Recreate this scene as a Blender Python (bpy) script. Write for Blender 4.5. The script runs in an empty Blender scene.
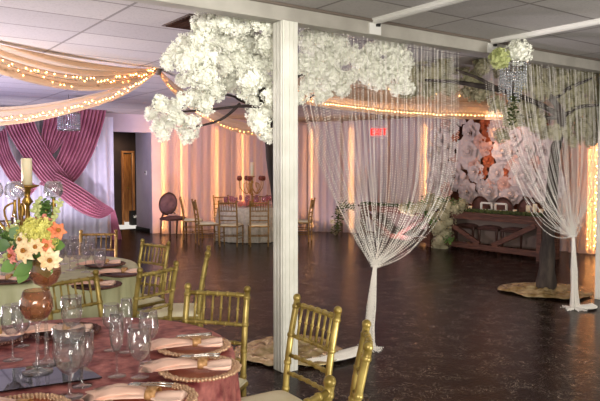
import bpy, math, random
from mathutils import Vector, Matrix
random.seed(7)
R = math.radians
sin, cos, pi = math.sin, math.cos, math.pi
scn = bpy.context.scene
col = scn.collection

# ------------------------------------------------------------ camera, world, lights
F, H, HOR = 650.0, 1.6, 167.0
TH = R(35.7)
PIT = math.atan((200.5 - HOR) / F)
cam_d = bpy.data.cameras.new('camera'); cam = bpy.data.objects.new('camera', cam_d); col.objects.link(cam)
cam_d.sensor_width = 36; cam_d.lens = F / 600 * 36; cam_d.clip_start = .05; cam_d.clip_end = 200
cam.location = (0, 0, H); cam.rotation_euler = (pi / 2 - PIT, 0, -TH)
scn.camera = cam
scn.view_settings.view_transform = 'Standard'; scn.view_settings.look = 'None'
scn.view_settings.gamma = 1; scn.view_settings.use_curve_mapping = False
scn.view_settings.exposure = 0.15

def srgb(h):
    h = h.lstrip('#'); c = [int(h[i:i + 2], 16) / 255 for i in (0, 2, 4)]
    return tuple((v / 12.92 if v <= .04045 else ((v + .055) / 1.055) ** 2.4) for v in c) + (1,)

w = bpy.data.worlds.new('world'); scn.world = w; w.use_nodes = True
w.node_tree.nodes['Background'].inputs[0].default_value = (1.0, .93, .84, 1)
w.node_tree.nodes['Background'].inputs[1].default_value = .7

def wc(X, Z):          # X metres right of the camera, Z metres ahead -> world x, y
    return (X * cos(TH) + Z * sin(TH), -X * sin(TH) + Z * cos(TH))
def light(kind, name, loc, target, energy, color, size=.2, sy=None, spot=None, blend=.6):
    d = bpy.data.lights.new(name, kind); o = bpy.data.objects.new(name, d); col.objects.link(o)
    d.energy = energy; d.color = color
    if kind == 'AREA':
        d.size = size
        if sy: d.shape = 'RECTANGLE'; d.size_y = sy
    else: d.shadow_soft_size = size
    if kind == 'SPOT': d.spot_size = R(spot); d.spot_blend = blend
    o.location = loc
    o.rotation_euler = (Vector(target) - Vector(loc)).to_track_quat('-Z', 'Y').to_euler()
    return o
# daylight, a room lamp and an added bounce fill on the camera side of the beam
light('AREA', 'window_light', (-1.8, -2.6, 2.2), (1.6, 5.0, .7), 300, (1, .95, .86), 3.0, 1.6)
light('AREA', 'room_lamp', (3.9, .6, 2.78), (3.6, 3.2, 0), 40, (1, .95, .86), 1.6, 1.2)
light('SPOT', 'bounce_fill', (2.4, .4, .5), (3.6, 2.6, 2.8), 210, (1, .97, .9), .4, spot=150)  # added upward spot that brightens the near ceiling, not a room fixture
# event uplights beyond the beam, and unseen spots added as fill
for x in (2.2, 3.3, 4.4):
    light('SPOT', 'lavender_uplight', (x, 13.1, .25), (x + .1, 14.4, 2.2), 60, (.9, .83, 1), 0, spot=115)
light('SPOT', 'lavender_uplight', (1.0, 10.6, .3), (1.6, 11.0, 3), 330, (.66, .58, 1), .3, spot=160)
light('SPOT', 'lavender_uplight', (5.3, 12.6, .05), (6.0, 14.9, 1.9), 70, (.8, .66, 1), 0, spot=80)
light('SPOT', 'pink_uplight', (.2, 7.6, .3), (1.8, 6.9, 2.8), 640, (.98, .86, .96), .25, spot=150)  # added out of view on the left to brighten the ceiling there
light('SPOT', 'pink_uplight', (7.0, 12.9, .05), (7.1, 14.0, 1.7), 20, (1, .68, .66), 0, spot=100)
light('SPOT', 'pink_uplight', (8.6, 12.1, .05), (8.7, 13.5, 1.6), 22, (1, .68, .66), 0, spot=100)
light('SPOT', 'pink_uplight', (9.0, 11.6, .05), (9.9, 12.4, 1.5), 38, (1, .74, .78), 0, spot=100)
light('SPOT', 'lilac_uplight', (9.2, 9.8, .05), (10.5, 10.1, 1.7), 75, (.98, .80, .92), 0, spot=120)
light('SPOT', 'rose_wash', (9.7, 7.9, 2.78), (10.65, 7.4, 1.2), 34, (1, .84, .78), 0, spot=95)  # added raking spot that brings out the petal shading
light('SPOT', 'hall_fill', (4.8, 8.6, 2.75), (4.8, 8.6, 0), 80, (1, .80, .78), 0, spot=150)  # added overhead fill, no fixture hangs here
light('SPOT', 'lilac_wash', (5.2, 11.2, 2.75), (6.9, 14.0, 1.2), 75, (.9, .78, 1), 0, spot=95)
light('SPOT', 'ceiling_wash', (7.0, 8.0, .05), (7.6, 8.6, 2.8), 80, (1, .78, .76), 0, spot=150)  # invisible spot added at floor level to lift the ceiling and swags
light('SPOT', 'swag_fill', (6.6, 7.9, .05), (7.75, 7.95, 2.6), 150, (1, .74, .5), 0, spot=75)  # added from below so the long swag fabric glows
light('SPOT', 'hallway_fill', (5.9, 16.6, 2.5), (6.0, 17.4, .5), 40, (1, .78, .6), 0, spot=150)  # added warm fill that keeps the hallway from going black
light('SPOT', 'blossom_fill', (1.6, 1.4, 2.3), (2.2, 5.0, 2.25), 190, (1, .99, .92), .3, spot=42)  # added fill on the camera side to whiten the nearer blossoms
light('SPOT', 'blossom_fill', (4.6, 1.0, 1.9), (6.0, 4.9, 1.6), 110, (1, .97, .92), .3, spot=75)  # second added fill, aimed at the bead curtains and right blossoms

# ------------------------------------------------------------ pixel helpers (600 x 401 photograph)
def ray(px, py):
    dx = px - 300; dy = -(py - 200.5)
    Z = F * cos(PIT) + dy * sin(PIT); U = -F * sin(PIT) + dy * cos(PIT)
    x, y = wc(dx, Z)
    return Vector((x, y, U)), Z
def G(px, py, z=0.0):
    d, _ = ray(px, py); t = (z - H) / d.z
    return Vector((d.x * t, d.y * t, z))
def P(px, py, Z):
    d, zc = ray(px, py); t = Z / zc
    return Vector((d.x * t, d.y * t, H + d.z * t))
def PX(px, py, x):
    d, _ = ray(px, py); t = x / d.x
    return Vector((x, d.y * t, H + d.z * t))
def PY(px, py, y):
    d, _ = ray(px, py); t = y / d.y
    return Vector((d.x * t, y, H + d.z * t))

# ------------------------------------------------------------ materials
def mat(name, color, rough=.6, metal=0, **k):
    m = bpy.data.materials.new(name); m.use_nodes = True
    b = m.node_tree.nodes['Principled BSDF']
    b.inputs['Base Color'].default_value = srgb(color) if isinstance(color, str) else color
    b.inputs['Roughness'].default_value = rough; b.inputs['Metallic'].default_value = metal
    for key, v in k.items():
        b.inputs[key.replace('_', ' ')].default_value = v
    return m
def noise_col(m, c1, c2, scale=8, detail=4, lo=.35, hi=.65, bump=0, coord='Object', stretch=(1, 1, 1), bscale=None, dist=.01):
    nt = m.node_tree; N = nt.nodes; L = nt.links; b = N['Principled BSDF']
    tc = N.new('ShaderNodeTexCoord'); mp = N.new('ShaderNodeMapping'); mp.inputs['Scale'].default_value = stretch
    L.new(tc.outputs[coord], mp.inputs[0])
    n = N.new('ShaderNodeTexNoise'); n.inputs['Scale'].default_value = scale; n.inputs['Detail'].default_value = detail
    L.new(mp.outputs[0], n.inputs['Vector'])
    r = N.new('ShaderNodeValToRGB'); r.color_ramp.elements[0].position = lo; r.color_ramp.elements[1].position = hi
    r.color_ramp.elements[0].color = srgb(c1); r.color_ramp.elements[1].color = srgb(c2)
    L.new(n.outputs[0], r.inputs[0]); L.new(r.outputs[0], b.inputs['Base Color'])
    if bump:
        n2 = N.new('ShaderNodeTexNoise'); n2.inputs['Scale'].default_value = bscale or scale; n2.inputs['Detail'].default_value = 5
        L.new(mp.outputs[0], n2.inputs['Vector'])
        bp = N.new('ShaderNodeBump'); bp.inputs['Strength'].default_value = bump; bp.inputs['Distance'].default_value = dist
        L.new(n2.outputs[0], bp.inputs['Height']); L.new(bp.outputs[0], b.inputs['Normal'])
    return m
def sheer(name, color, transp=.15, transl=.5):
    m = bpy.data.materials.new(name); m.use_nodes = True; nt = m.node_tree; N = nt.nodes; L = nt.links
    for n in list(N):
        if n.type == 'BSDF_PRINCIPLED': N.remove(n)
    out = [n for n in N if n.type == 'OUTPUT_MATERIAL'][0]
    c = srgb(color)
    d = N.new('ShaderNodeBsdfDiffuse'); d.inputs[0].default_value = c
    t = N.new('ShaderNodeBsdfTranslucent'); t.inputs[0].default_value = c
    x = N.new('ShaderNodeBsdfTransparent')
    m1 = N.new('ShaderNodeMixShader'); m1.inputs[0].default_value = transl
    m2 = N.new('ShaderNodeMixShader'); m2.inputs[0].default_value = transp
    L.new(d.outputs[0], m1.inputs[1]); L.new(t.outputs[0], m1.inputs[2])
    L.new(m1.outputs[0], m2.inputs[1]); L.new(x.outputs[0], m2.inputs[2]); L.new(m2.outputs[0], out.inputs[0])
    return m
def emit(name, color, strength):
    m = mat(name, color, .5); b = m.node_tree.nodes['Principled BSDF']
    b.inputs['Emission Color'].default_value = srgb(color); b.inputs['Emission Strength'].default_value = strength
    return m

def ceiling_mat():
    m = mat('ceiling_tile', '#d6d2cc', .9); nt = m.node_tree; N = nt.nodes; L = nt.links; b = N['Principled BSDF']
    tc = N.new('ShaderNodeTexCoord'); sp = N.new('ShaderNodeSeparateXYZ'); L.new(tc.outputs['Object'], sp.inputs[0])
    outs = []; cells = []
    for ax, off, per in (('X', 1.90, 1.22), ('Y', 3.66, .61)):
        a = N.new('ShaderNodeMath'); a.operation = 'SUBTRACT'; a.inputs[1].default_value = off - .013; L.new(sp.outputs[ax], a.inputs[0])
        d = N.new('ShaderNodeMath'); d.operation = 'DIVIDE'; d.inputs[1].default_value = per; L.new(a.outputs[0], d.inputs[0])
        f = N.new('ShaderNodeMath'); f.operation = 'FLOORED_MODULO'; f.inputs[1].default_value = 1; L.new(d.outputs[0], f.inputs[0])
        c = N.new('ShaderNodeMath'); c.operation = 'LESS_THAN'; c.inputs[1].default_value = .026 / per; L.new(f.outputs[0], c.inputs[0])
        fl = N.new('ShaderNodeMath'); fl.operation = 'FLOOR'; L.new(d.outputs[0], fl.inputs[0])
        outs.append(c); cells.append(fl)
    mx = N.new('ShaderNodeMath'); mx.operation = 'MAXIMUM'; L.new(outs[0].outputs[0], mx.inputs[0]); L.new(outs[1].outputs[0], mx.inputs[1])
    cb = N.new('ShaderNodeCombineXYZ'); L.new(cells[0].outputs[0], cb.inputs[0]); L.new(cells[1].outputs[0], cb.inputs[1])
    wn = N.new('ShaderNodeTexWhiteNoise'); L.new(cb.outputs[0], wn.inputs['Vector'])
    r0 = N.new('ShaderNodeValToRGB'); r0.color_ramp.elements[0].color = srgb('#b3aeab'); r0.color_ramp.elements[1].color = srgb('#c3beb8')
    L.new(wn.outputs[0], r0.inputs[0])
    n = N.new('ShaderNodeTexNoise'); n.inputs['Scale'].default_value = 60; n.inputs['Detail'].default_value = 6; L.new(tc.outputs['Object'], n.inputs['Vector'])
    r1 = N.new('ShaderNodeValToRGB'); r1.color_ramp.elements[0].position = .3; r1.color_ramp.elements[1].position = .5
    r1.color_ramp.elements[0].color = (.85, .85, .85, 1); r1.color_ramp.elements[1].color = (1, 1, 1, 1); L.new(n.outputs[0], r1.inputs[0])
    mu = N.new('ShaderNodeMixRGB'); mu.blend_type = 'MULTIPLY'; mu.inputs[0].default_value = 1
    L.new(r0.outputs[0], mu.inputs[1]); L.new(r1.outputs[0], mu.inputs[2])
    mi = N.new('ShaderNodeMixRGB'); mi.inputs[2].default_value = srgb('#8a8480'); L.new(mx.outputs[0], mi.inputs[0]); L.new(mu.outputs[0], mi.inputs[1])
    L.new(mi.outputs[0], b.inputs['Base Color'])
    return m
def floor_mat():
    m = mat('dark_marbled_floor', '#2a1c1a', .24); nt = m.node_tree; N = nt.nodes; L = nt.links; b = N['Principled BSDF']
    b.inputs['Specular IOR Level'].default_value = .1
    tc = N.new('ShaderNodeTexCoord')
    n0 = N.new('ShaderNodeTexNoise'); n0.inputs['Scale'].default_value = 2.2; n0.inputs['Detail'].default_value = 8; L.new(tc.outputs['Object'], n0.inputs['Vector'])
    r0 = N.new('ShaderNodeValToRGB'); r0.color_ramp.elements[0].position = .3; r0.color_ramp.elements[1].position = .7
    r0.color_ramp.elements[0].color = srgb('#0c0706'); r0.color_ramp.elements[1].color = srgb('#2a1711'); L.new(n0.outputs[0], r0.inputs[0])
    n1 = N.new('ShaderNodeTexNoise'); n1.inputs['Scale'].default_value = 11; n1.inputs['Detail'].default_value = 9; n1.inputs['Distortion'].default_value = 2.2
    L.new(tc.outputs['Object'], n1.inputs['Vector'])
    r1 = N.new('ShaderNodeValToRGB'); cr = r1.color_ramp
    cr.elements[0].position = .485; cr.elements[0].color = (0, 0, 0, 1); cr.elements[1].position = .5; cr.elements[1].color = (1, 1, 1, 1)
    e = cr.elements.new(.515); e.color = (0, 0, 0, 1); L.new(n1.outputs[0], r1.inputs[0])
    n2 = N.new('ShaderNodeTexNoise'); n2.inputs['Scale'].default_value = 5; n2.inputs['Detail'].default_value = 3; L.new(tc.outputs['Object'], n2.inputs['Vector'])
    r2 = N.new('ShaderNodeValToRGB'); r2.color_ramp.elements[0].position = .42; r2.color_ramp.elements[1].position = .6; L.new(n2.outputs[0], r2.inputs[0])
    mu = N.new('ShaderNodeMath'); mu.operation = 'MULTIPLY'; L.new(r1.outputs[0], mu.inputs[0]); L.new(r2.outputs[0], mu.inputs[1])
    mi = N.new('ShaderNodeMixRGB'); mi.inputs[2].default_value = srgb('#a39a8c'); L.new(mu.outputs[0], mi.inputs[0]); L.new(r0.outputs[0], mi.inputs[1])
    # tile joints
    sp = N.new('ShaderNodeSeparateXYZ'); L.new(tc.outputs['Object'], sp.inputs[0]); js = []
    for ax in 'XY':
        d = N.new('ShaderNodeMath'); d.operation = 'DIVIDE'; d.inputs[1].default_value = .305; L.new(sp.outputs[ax], d.inputs[0])
        f = N.new('ShaderNodeMath'); f.operation = 'FLOORED_MODULO'; f.inputs[1].default_value = 1; L.new(d.outputs[0], f.inputs[0])
        c = N.new('ShaderNodeMath'); c.operation = 'LESS_THAN'; c.inputs[1].default_value = .012; L.new(f.outputs[0], c.inputs[0]); js.append(c)
    mx = N.new('ShaderNodeMath'); mx.operation = 'MAXIMUM'; L.new(js[0].outputs[0], mx.inputs[0]); L.new(js[1].outputs[0], mx.inputs[1])
    m3 = N.new('ShaderNodeMixRGB'); m3.inputs[2].default_value = srgb('#0e0a09'); L.new(mx.outputs[0], m3.inputs[0]); L.new(mi.outputs[0], m3.inputs[1])
    L.new(m3.outputs[0], b.inputs['Base Color'])
    bp = N.new('ShaderNodeBump'); bp.inputs['Strength'].default_value = .25; bp.inputs['Distance'].default_value = .01
    L.new(n1.outputs[0], bp.inputs['Height']); L.new(bp.outputs[0], b.inputs['Normal'])
    return m

def thin_glass(name, color, refl=.08, body=.06, bodycol='#ffffff'):
    m = bpy.data.materials.new(name); m.use_nodes = True; nt = m.node_tree; N = nt.nodes; L = nt.links
    for n in list(N):
        if n.type == 'BSDF_PRINCIPLED': N.remove(n)
    out = [n for n in N if n.type == 'OUTPUT_MATERIAL'][0]
    t = N.new('ShaderNodeBsdfTransparent'); t.inputs[0].default_value = srgb(color)
    g = N.new('ShaderNodeBsdfGlossy'); g.inputs[1].default_value = .04
    d = N.new('ShaderNodeBsdfTranslucent'); d.inputs[0].default_value = srgb(bodycol); d2 = N.new('ShaderNodeBsdfDiffuse'); d2.inputs[0].default_value = srgb(bodycol)
    fz = N.new('ShaderNodeLayerWeight'); fz.inputs[0].default_value = .35
    ad = N.new('ShaderNodeMath'); ad.operation = 'MULTIPLY_ADD'; ad.inputs[1].default_value = .75; ad.inputs[2].default_value = refl; ad.use_clamp = True
    L.new(fz.outputs['Facing'], ad.inputs[0])
    pw = N.new('ShaderNodeMath'); pw.operation = 'POWER'; pw.inputs[1].default_value = 2.2; L.new(ad.outputs[0], pw.inputs[0])
    m0 = N.new('ShaderNodeMixShader'); L.new(d.outputs[0], m0.inputs[1]); L.new(d2.outputs[0], m0.inputs[2])
    m1 = N.new('ShaderNodeMixShader'); m1.inputs[0].default_value = body; L.new(t.outputs[0], m1.inputs[1]); L.new(m0.outputs[0], m1.inputs[2])
    m2 = N.new('ShaderNodeMixShader'); L.new(pw.outputs[0], m2.inputs[0]); L.new(m1.outputs[0], m2.inputs[1]); L.new(g.outputs[0], m2.inputs[2]); L.new(m2.outputs[0], out.inputs[0])
    return m

M = {}
M['ceiling'] = ceiling_mat(); M['floor'] = floor_mat()
M['wall'] = noise_col(mat('painted_wall', '#cfc4cc', .8), '#c6bac6', '#d2c8d0', 2)
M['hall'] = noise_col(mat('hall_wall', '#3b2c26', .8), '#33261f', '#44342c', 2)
M['white'] = noise_col(mat('white_paint', '#e2e0d6', .5), '#d8d6ca', '#e6e4da', 5)
M['beam'] = noise_col(mat('beam_paint', '#a7a298', .55), '#a09b91', '#aea99f', 5)
M['metal_white'] = mat('white_metal_channel', '#e8e6e0', .35)
M['black'] = mat('black_plastic', '#15120f', .5)
M['vent'] = mat('vent_metal', '#6d6258', .5)
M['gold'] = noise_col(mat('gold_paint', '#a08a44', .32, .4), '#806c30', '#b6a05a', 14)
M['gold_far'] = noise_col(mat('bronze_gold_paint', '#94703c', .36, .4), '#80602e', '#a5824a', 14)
M['brown_chair'] = mat('dark_brown_lacquer', '#4c3228', .4, .1)
M['cushion'] = noise_col(mat('cream_cushion', '#e6ddba', .8), '#ded4ae', '#ece4c6', 6, bump=.1)
M['velvet'] = noise_col(mat('dusty_rose_velvet', '#8c4a4e', .6), '#7e3a3c', '#c47a72', 15, 7, .36, .66, .7, bscale=26, dist=.012)
M['sage'] = noise_col(mat('pale_sage_satin', '#c0c096', .45), '#b4b48a', '#cccca2', 3, stretch=(3, 3, .3))
M['champagne'] = noise_col(mat('champagne_cloth', '#c9c0ac', .6), '#b9b09c', '#d4cbb9', 14, bump=.3)
M['copper'] = noise_col(mat('copper_charger', '#b8694a', .3, .45), '#a85636', '#cc7a58', 6)
M['beadgold'] = mat('pearly_beading', '#cfa988', .28, .4)
M['bronze'] = noise_col(mat('dark_gold_charger', '#5d3a34', .35, .5), '#4d2c2a', '#704a40', 5)
M['napkin'] = noise_col(mat('peach_napkin', '#f0c8b4', .75), '#ebbda8', '#f6d4c2', 8, bump=.15)
M['burlap'] = noise_col(mat('gold_ring', '#b98a58', .5, .3), '#a0733f', '#cfa070', 60)
M['silver'] = mat('silver', '#c9c6c0', .18, 1)
M['glass'] = thin_glass('clear_glass', '#fafafa', .24, .025)
M['violetglass'] = thin_glass('violet_tinted_glass', '#f4f1f4', .2, .04, '#e4e0e4')
M['pinkglass'] = thin_glass('pink_tinted_glass', '#f6dce0', .25, .3, '#e8a8b4')
M['copperglass'] = thin_glass('copper_tinted_glass', '#f2dccd', .24, .08, '#d8a488')
M['mirror'] = mat('mirror', '#444648', .03, 1)
M['wax'] = mat('ivory_wax', '#ece0bc', .5, 0, Subsurface_Weight=.2)
M['candgold'] = mat('antique_gold', '#a5813f', .28, .85)
M['petal_white'] = mat('white_blossom', '#fdfdf0', .7)
M['petal_cream'] = mat('cream_blossom', '#b5af8c', .8)
M['bark'] = noise_col(mat('dark_bark', '#2a1e1b', .85), '#1c1412', '#3a2b26', 14, stretch=(1, 1, .25), bump=.8)
M['bark2'] = noise_col(mat('brown_bark', '#3a302a', .85), '#2a221e', '#4a4038', 14, stretch=(1, 1, .25), bump=.8)
M['goldcloth'] = noise_col(mat('gold_lame_cloth', '#b8a070', .26, .5), '#9c8250', '#dcc898', 9, bump=.6, bscale=18, dist=.02)
M['pinkdrape'] = noise_col(mat('mauve_satin', '#b87486', .3), '#ad667a', '#c88496', 3)
M['bead'] = mat('pearly_bead', '#f2ede4', .2, 0, Specular_IOR_Level=.8)
M['crystal'] = mat('crystal', '#c4c8ca', .08, .5, Specular_IOR_Level=1)
M['wood'] = noise_col(mat('dark_stained_wood', '#4a3128', .6), '#46291f', '#6e4838', 5, stretch=(1, 1, 12))
M['panel'] = mat('greige_panel', '#7a6a60', .8)
M['moss'] = noise_col(mat('green_moss', '#3f4a26', .9), '#2b3418', '#56622f', 20)
M['leaf'] = noise_col(mat('green_leaf', '#55783a', .5), '#3f602c', '#6f9448', 6)
M['lime'] = mat('lime_blossom', '#c2c888', .7)
M['yellow'] = mat('yellow_green_blossom', '#e6e07e', .7)
M['peach'] = noise_col(mat('peach_petal', '#f6d6a0', .6), '#f4cc94', '#faeccc', 8)
M['orange'] = noise_col(mat('orange_petal', '#f09060', .6), '#e87a4c', '#f6b080', 8)
M['pinkpetal'] = noise_col(mat('pink_petal', '#f4a08e', .6), '#ee8a80', '#f8bea8', 8)
M['deep'] = mat('deep_flower_centre', '#a86a20', .7)
M['paper'] = mat('white_paper', '#cdbfbc', .85)
M['blush'] = mat('blush_paper', '#d3ab9e', .85)
M['rust'] = mat('copper_paper', '#b8623c', .6, .2)
M['board'] = noise_col(mat('rosy_board', '#6a3c28', .8), '#4e2a1e', '#8a5034', 3)
M['satin'] = noise_col(mat('white_satin', '#d6d2dc', .5), '#cecad6', '#dedae2', 3)
M['sheerwarm'] = sheer('sheer_pale_drape', '#e0cdca', .08, .5)
M['sheerlilac'] = sheer('sheer_lilac_drape', '#d6ccd2', .08, .45)
M['swag'] = sheer('sheer_cream_swag', '#f0d9bc', .16, .5)
M['bulb'] = emit('warm_bulb', '#ffbc70', 13); M['strandbulb'] = emit('bright_warm_bulb', '#ffb668', 30)
M['cordlight'] = emit('warm_light_cord', '#ffb65c', 7)
M['redlit'] = emit('red_lit_letter', '#ff2a20', 1.6)
M['signwhite'] = mat('sign_face', '#b9a4ac', .5)
M['oak'] = noise_col(mat('orange_wood', '#b0713a', .5), '#9c6030', '#c48448', 4, stretch=(6, 6, 1))
M['doorglow'] = emit('lamp_globe', '#ffd890', 5)
M['upholstery'] = noise_col(mat('brown_mauve_upholstery', '#6e4c46', .7), '#5f403b', '#7c584f', 8)

# ------------------------------------------------------------ mesh builder
class MB:
    def __init__(s): s.v = []; s.f = []
    def box(s, c, d, rz=0, rot=None):
        n = len(s.v); m = rot or Matrix.Rotation(rz, 3, 'Z')
        for i in (-1, 1):
            for j in (-1, 1):
                for k in (-1, 1):
                    s.v.append(Vector(c) + m @ Vector((i * d[0] / 2, j * d[1] / 2, k * d[2] / 2)))
        for q in ((0, 1, 3, 2), (4, 6, 7, 5), (0, 4, 5, 1), (2, 3, 7, 6), (0, 2, 6, 4), (1, 5, 7, 3)):
            s.f.append([n + i for i in q])
        return s
    def bar(s, a, b, w_, h_):
        a = Vector(a); b = Vector(b); d = b - a
        s.box((a + b) / 2, (w_, h_, d.length), rot=d.to_track_quat('Z', 'Y').to_matrix()); return s
    def tube(s, pts, r, n=8, cap=True):
        pts = [Vector(p) for p in pts]; k = len(pts)
        rr = r if isinstance(r, (list, tuple)) else [r] * k
        base = len(s.v); up = None
        for i, p in enumerate(pts):
            t = (pts[min(i + 1, k - 1)] - pts[max(i - 1, 0)])
            t = t.normalized() if t.length > 1e-9 else Vector((0, 0, 1))
            if up is None: up = Vector((0, 0, 1)) if abs(t.z) < .9 else Vector((1, 0, 0))
            a = (up - t * up.dot(t)).normalized(); b = t.cross(a); up = a
            for j in range(n):
                q = 2 * pi * j / n
                s.v.append(p + (a * cos(q) + b * sin(q)) * rr[i])
        for i in range(k - 1):
            for j in range(n):
                s.f.append([base + i * n + j, base + i * n + (j + 1) % n, base + (i + 1) * n + (j + 1) % n, base + (i + 1) * n + j])
        if cap:
            s.f.append([base + j for j in range(n)][::-1]); s.f.append([base + (k - 1) * n + j for j in range(n)])
        return s
    def lathe(s, prof, c=(0, 0, 0), n=24, wob=None):
        base = len(s.v); c = Vector(c)
        for (r, z) in prof:
            for j in range(n):
                q = 2 * pi * j / n; rr = r * (wob(q, r, z) if wob else 1)
                s.v.append(c + Vector((rr * cos(q), rr * sin(q), z)))
        for i in range(len(prof) - 1):
            for j in range(n):
                s.f.append([base + i * n + j, base + i * n + (j + 1) % n, base + (i + 1) * n + (j + 1) % n, base + (i + 1) * n + j])
        return s
    def ball(s, c, r, n=8, m=6, sc=(1, 1, 1)):
        c = Vector(c); base = len(s.v)
        for i in range(1, m):
            a = pi * i / m
            for j in range(n):
                q = 2 * pi * j / n
                s.v.append(c + Vector((r * sin(a) * cos(q) * sc[0], r * sin(a) * sin(q) * sc[1], r * cos(a) * sc[2])))
        s.v.append(c + Vector((0, 0, r * sc[2]))); s.v.append(c - Vector((0, 0, r * sc[2]))); t = len(s.v) - 2
        for i in range(m - 2):
            for j in range(n):
                s.f.append([base + i * n + j, base + (i + 1) * n + j, base + (i + 1) * n + (j + 1) % n, base + i * n + (j + 1) % n])
        for j in range(n):
            s.f.append([t, base + j, base + (j + 1) % n]); s.f.append([t + 1, base + (m - 2) * n + (j + 1) % n, base + (m - 2) * n + j])
        return s
    def grid(s, fn, nu, nv):
        base = len(s.v)
        for i in range(nu + 1):
            for j in range(nv + 1): s.v.append(Vector(fn(i / nu, j / nv)))
        for i in range(nu):
            for j in range(nv):
                a = base + i * (nv + 1) + j
                s.f.append([a, a + nv + 1, a + nv + 2, a + 1])
        return s
    def build(s, name, material, parent=None, world=False, smooth=True, solid=0, bev=0):
        off = parent.location if (parent is not None and world) else Vector((0, 0, 0))
        me = bpy.data.meshes.new(name)
        me.from_pydata([tuple(Vector(p) - off) for p in s.v], [], s.f); me.update()
        if smooth:
            for p in me.polygons: p.use_smooth = True
        me.materials.append(material)
        o = bpy.data.objects.new(name, me); col.objects.link(o)
        if parent: o.parent = parent
        if solid:
            md = o.modifiers.new('solid', 'SOLIDIFY'); md.thickness = solid; md.offset = 0
        if bev:
            md = o.modifiers.new('bevel', 'BEVEL'); md.width = bev; md.segments = 2; md.limit_method = 'ANGLE'
        return o

def tag(o, label, cat, group=None, kind=None):
    if label: o['label'] = label
    if cat: o['category'] = cat
    if group: o['group'] = group
    if kind: o['kind'] = kind
    return o
def empty(name, loc, rz=0):
    o = bpy.data.objects.new(name, None); col.objects.link(o); o.location = loc; o.rotation_euler = (0, 0, rz)
    o.empty_display_size = .1; return o
def dup(root, loc, rz=0, label=None, group=None, mats=None, sc=None):
    def cp(o, parent):
        c = o.copy(); col.objects.link(c)
        if parent: c.parent = parent
        if mats and c.data and c.data.materials[0].name in mats:
            for sl in c.material_slots: sl.link = 'OBJECT'; sl.material = mats[sl.material.name] if sl.material and sl.material.name in mats else mats[c.data.materials[0].name]
        for ch in o.children: cp(ch, c)
        return c
    r = cp(root, None); r.location = loc; r.rotation_euler = (0, 0, rz)
    if sc: r.scale = sc if isinstance(sc, tuple) else (sc, sc, sc)
    if label: r['label'] = label
    if group: r['group'] = group
    elif 'group' in r and label: del r['group']
    return r
def struct(o): o['kind'] = 'structure'; return o
def lerp(a, b, t): return a + (b - a) * t
def polyline(pts, t):
    pts = [Vector(p) for p in pts]; Ls = [(pts[i + 1] - pts[i]).length for i in range(len(pts) - 1)]
    d = t * sum(Ls)
    for i, l in enumerate(Ls):
        if d <= l or i == len(Ls) - 1: return pts[i].lerp(pts[i + 1], min(1, d / l)), (pts[i + 1] - pts[i]).normalized()
        d -= l
def smoothpts(pts, n):
    pts = [Vector(p) for p in pts]; out = []; k = len(pts) - 1
    for i in range(n + 1):
        u = i / n * k; a = min(int(u), k - 1); t = u - a
        p0 = pts[max(a - 1, 0)]; p1 = pts[a]; p2 = pts[a + 1]; p3 = pts[min(a + 2, k)]
        out.append(.5 * ((2 * p1) + (p2 - p0) * t + (2 * p0 - 5 * p1 + 4 * p2 - p3) * t * t + (3 * p1 - p0 - 3 * p2 + p3) * t ** 3))
    return out

# ------------------------------------------------------------ setting
CZ = 2.84
struct(MB().box((4, 6.2, -.05), (18, 20, .1)).build('floor', M['floor'], smooth=False))
struct(MB().box((4, 6.2, CZ + .05), (18, 20, .1)).build('ceiling', M['ceiling'], smooth=False))
WY = 14.75
dx0, dx1, dz1 = 5.18, 6.22, 2.42
wl = MB(); wl.box(((dx0 - 5) / 2 + 0, WY + .08, CZ / 2), (dx0 + 5, .16, CZ)); wl.box(((dx1 + 13) / 2, WY + .08, CZ / 2), (13 - dx1, .16, CZ))
wl.box(((dx0 + dx1) / 2, WY + .08, (dz1 + CZ) / 2), (dx1 - dx0, .16, CZ - dz1))
struct(wl.build('wall_back', M['wall'], smooth=False))
struct(MB().box((11.9, 6.2, CZ / 2), (.16, 17, CZ)).build('wall_right', M['wall'], smooth=False))
# hall behind the opening
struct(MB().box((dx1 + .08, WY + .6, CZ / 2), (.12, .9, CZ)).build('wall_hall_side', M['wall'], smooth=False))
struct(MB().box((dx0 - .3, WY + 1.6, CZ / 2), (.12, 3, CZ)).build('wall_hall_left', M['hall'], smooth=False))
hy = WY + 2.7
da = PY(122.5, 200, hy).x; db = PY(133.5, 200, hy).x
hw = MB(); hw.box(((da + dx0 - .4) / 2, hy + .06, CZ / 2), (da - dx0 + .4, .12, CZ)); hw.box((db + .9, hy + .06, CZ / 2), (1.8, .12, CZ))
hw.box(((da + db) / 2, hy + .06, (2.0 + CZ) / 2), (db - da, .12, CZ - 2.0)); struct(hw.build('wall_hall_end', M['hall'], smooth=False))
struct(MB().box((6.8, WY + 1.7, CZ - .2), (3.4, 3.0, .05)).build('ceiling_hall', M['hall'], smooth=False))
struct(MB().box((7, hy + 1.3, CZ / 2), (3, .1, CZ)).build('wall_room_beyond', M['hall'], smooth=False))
light('POINT', 'room_beyond_lamp', ((da + db) / 2 - .3, hy + .4, 1.9), (0, 0, 0), 13, (1, .72, .36), .1)
door = empty('door_1', (da + .12, hy + .25, 0))
lx = PY(129.5, 200, hy + .75).x
MB().box((lx, hy + .75, .99), ((db - da) * .95, .04, 1.96)).build('door_leaf', M['oak'], door, True, smooth=False)
MB().ball((lx - .06, hy + .715, 1.0), .03).build('door_knob', M['candgold'], door, True); struct(door)
fr = MB(); fr.box((da, hy - .02, 1.0), (.05, .06, 2.0)); fr.box((db, hy - .02, 1.0), (.05, .06, 2.0)); fr.box(((da + db) / 2, hy - .02, 2.02), (db - da + .05, .06, .05))
struct(fr.build('trim_1', M['oak'], smooth=False))
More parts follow.
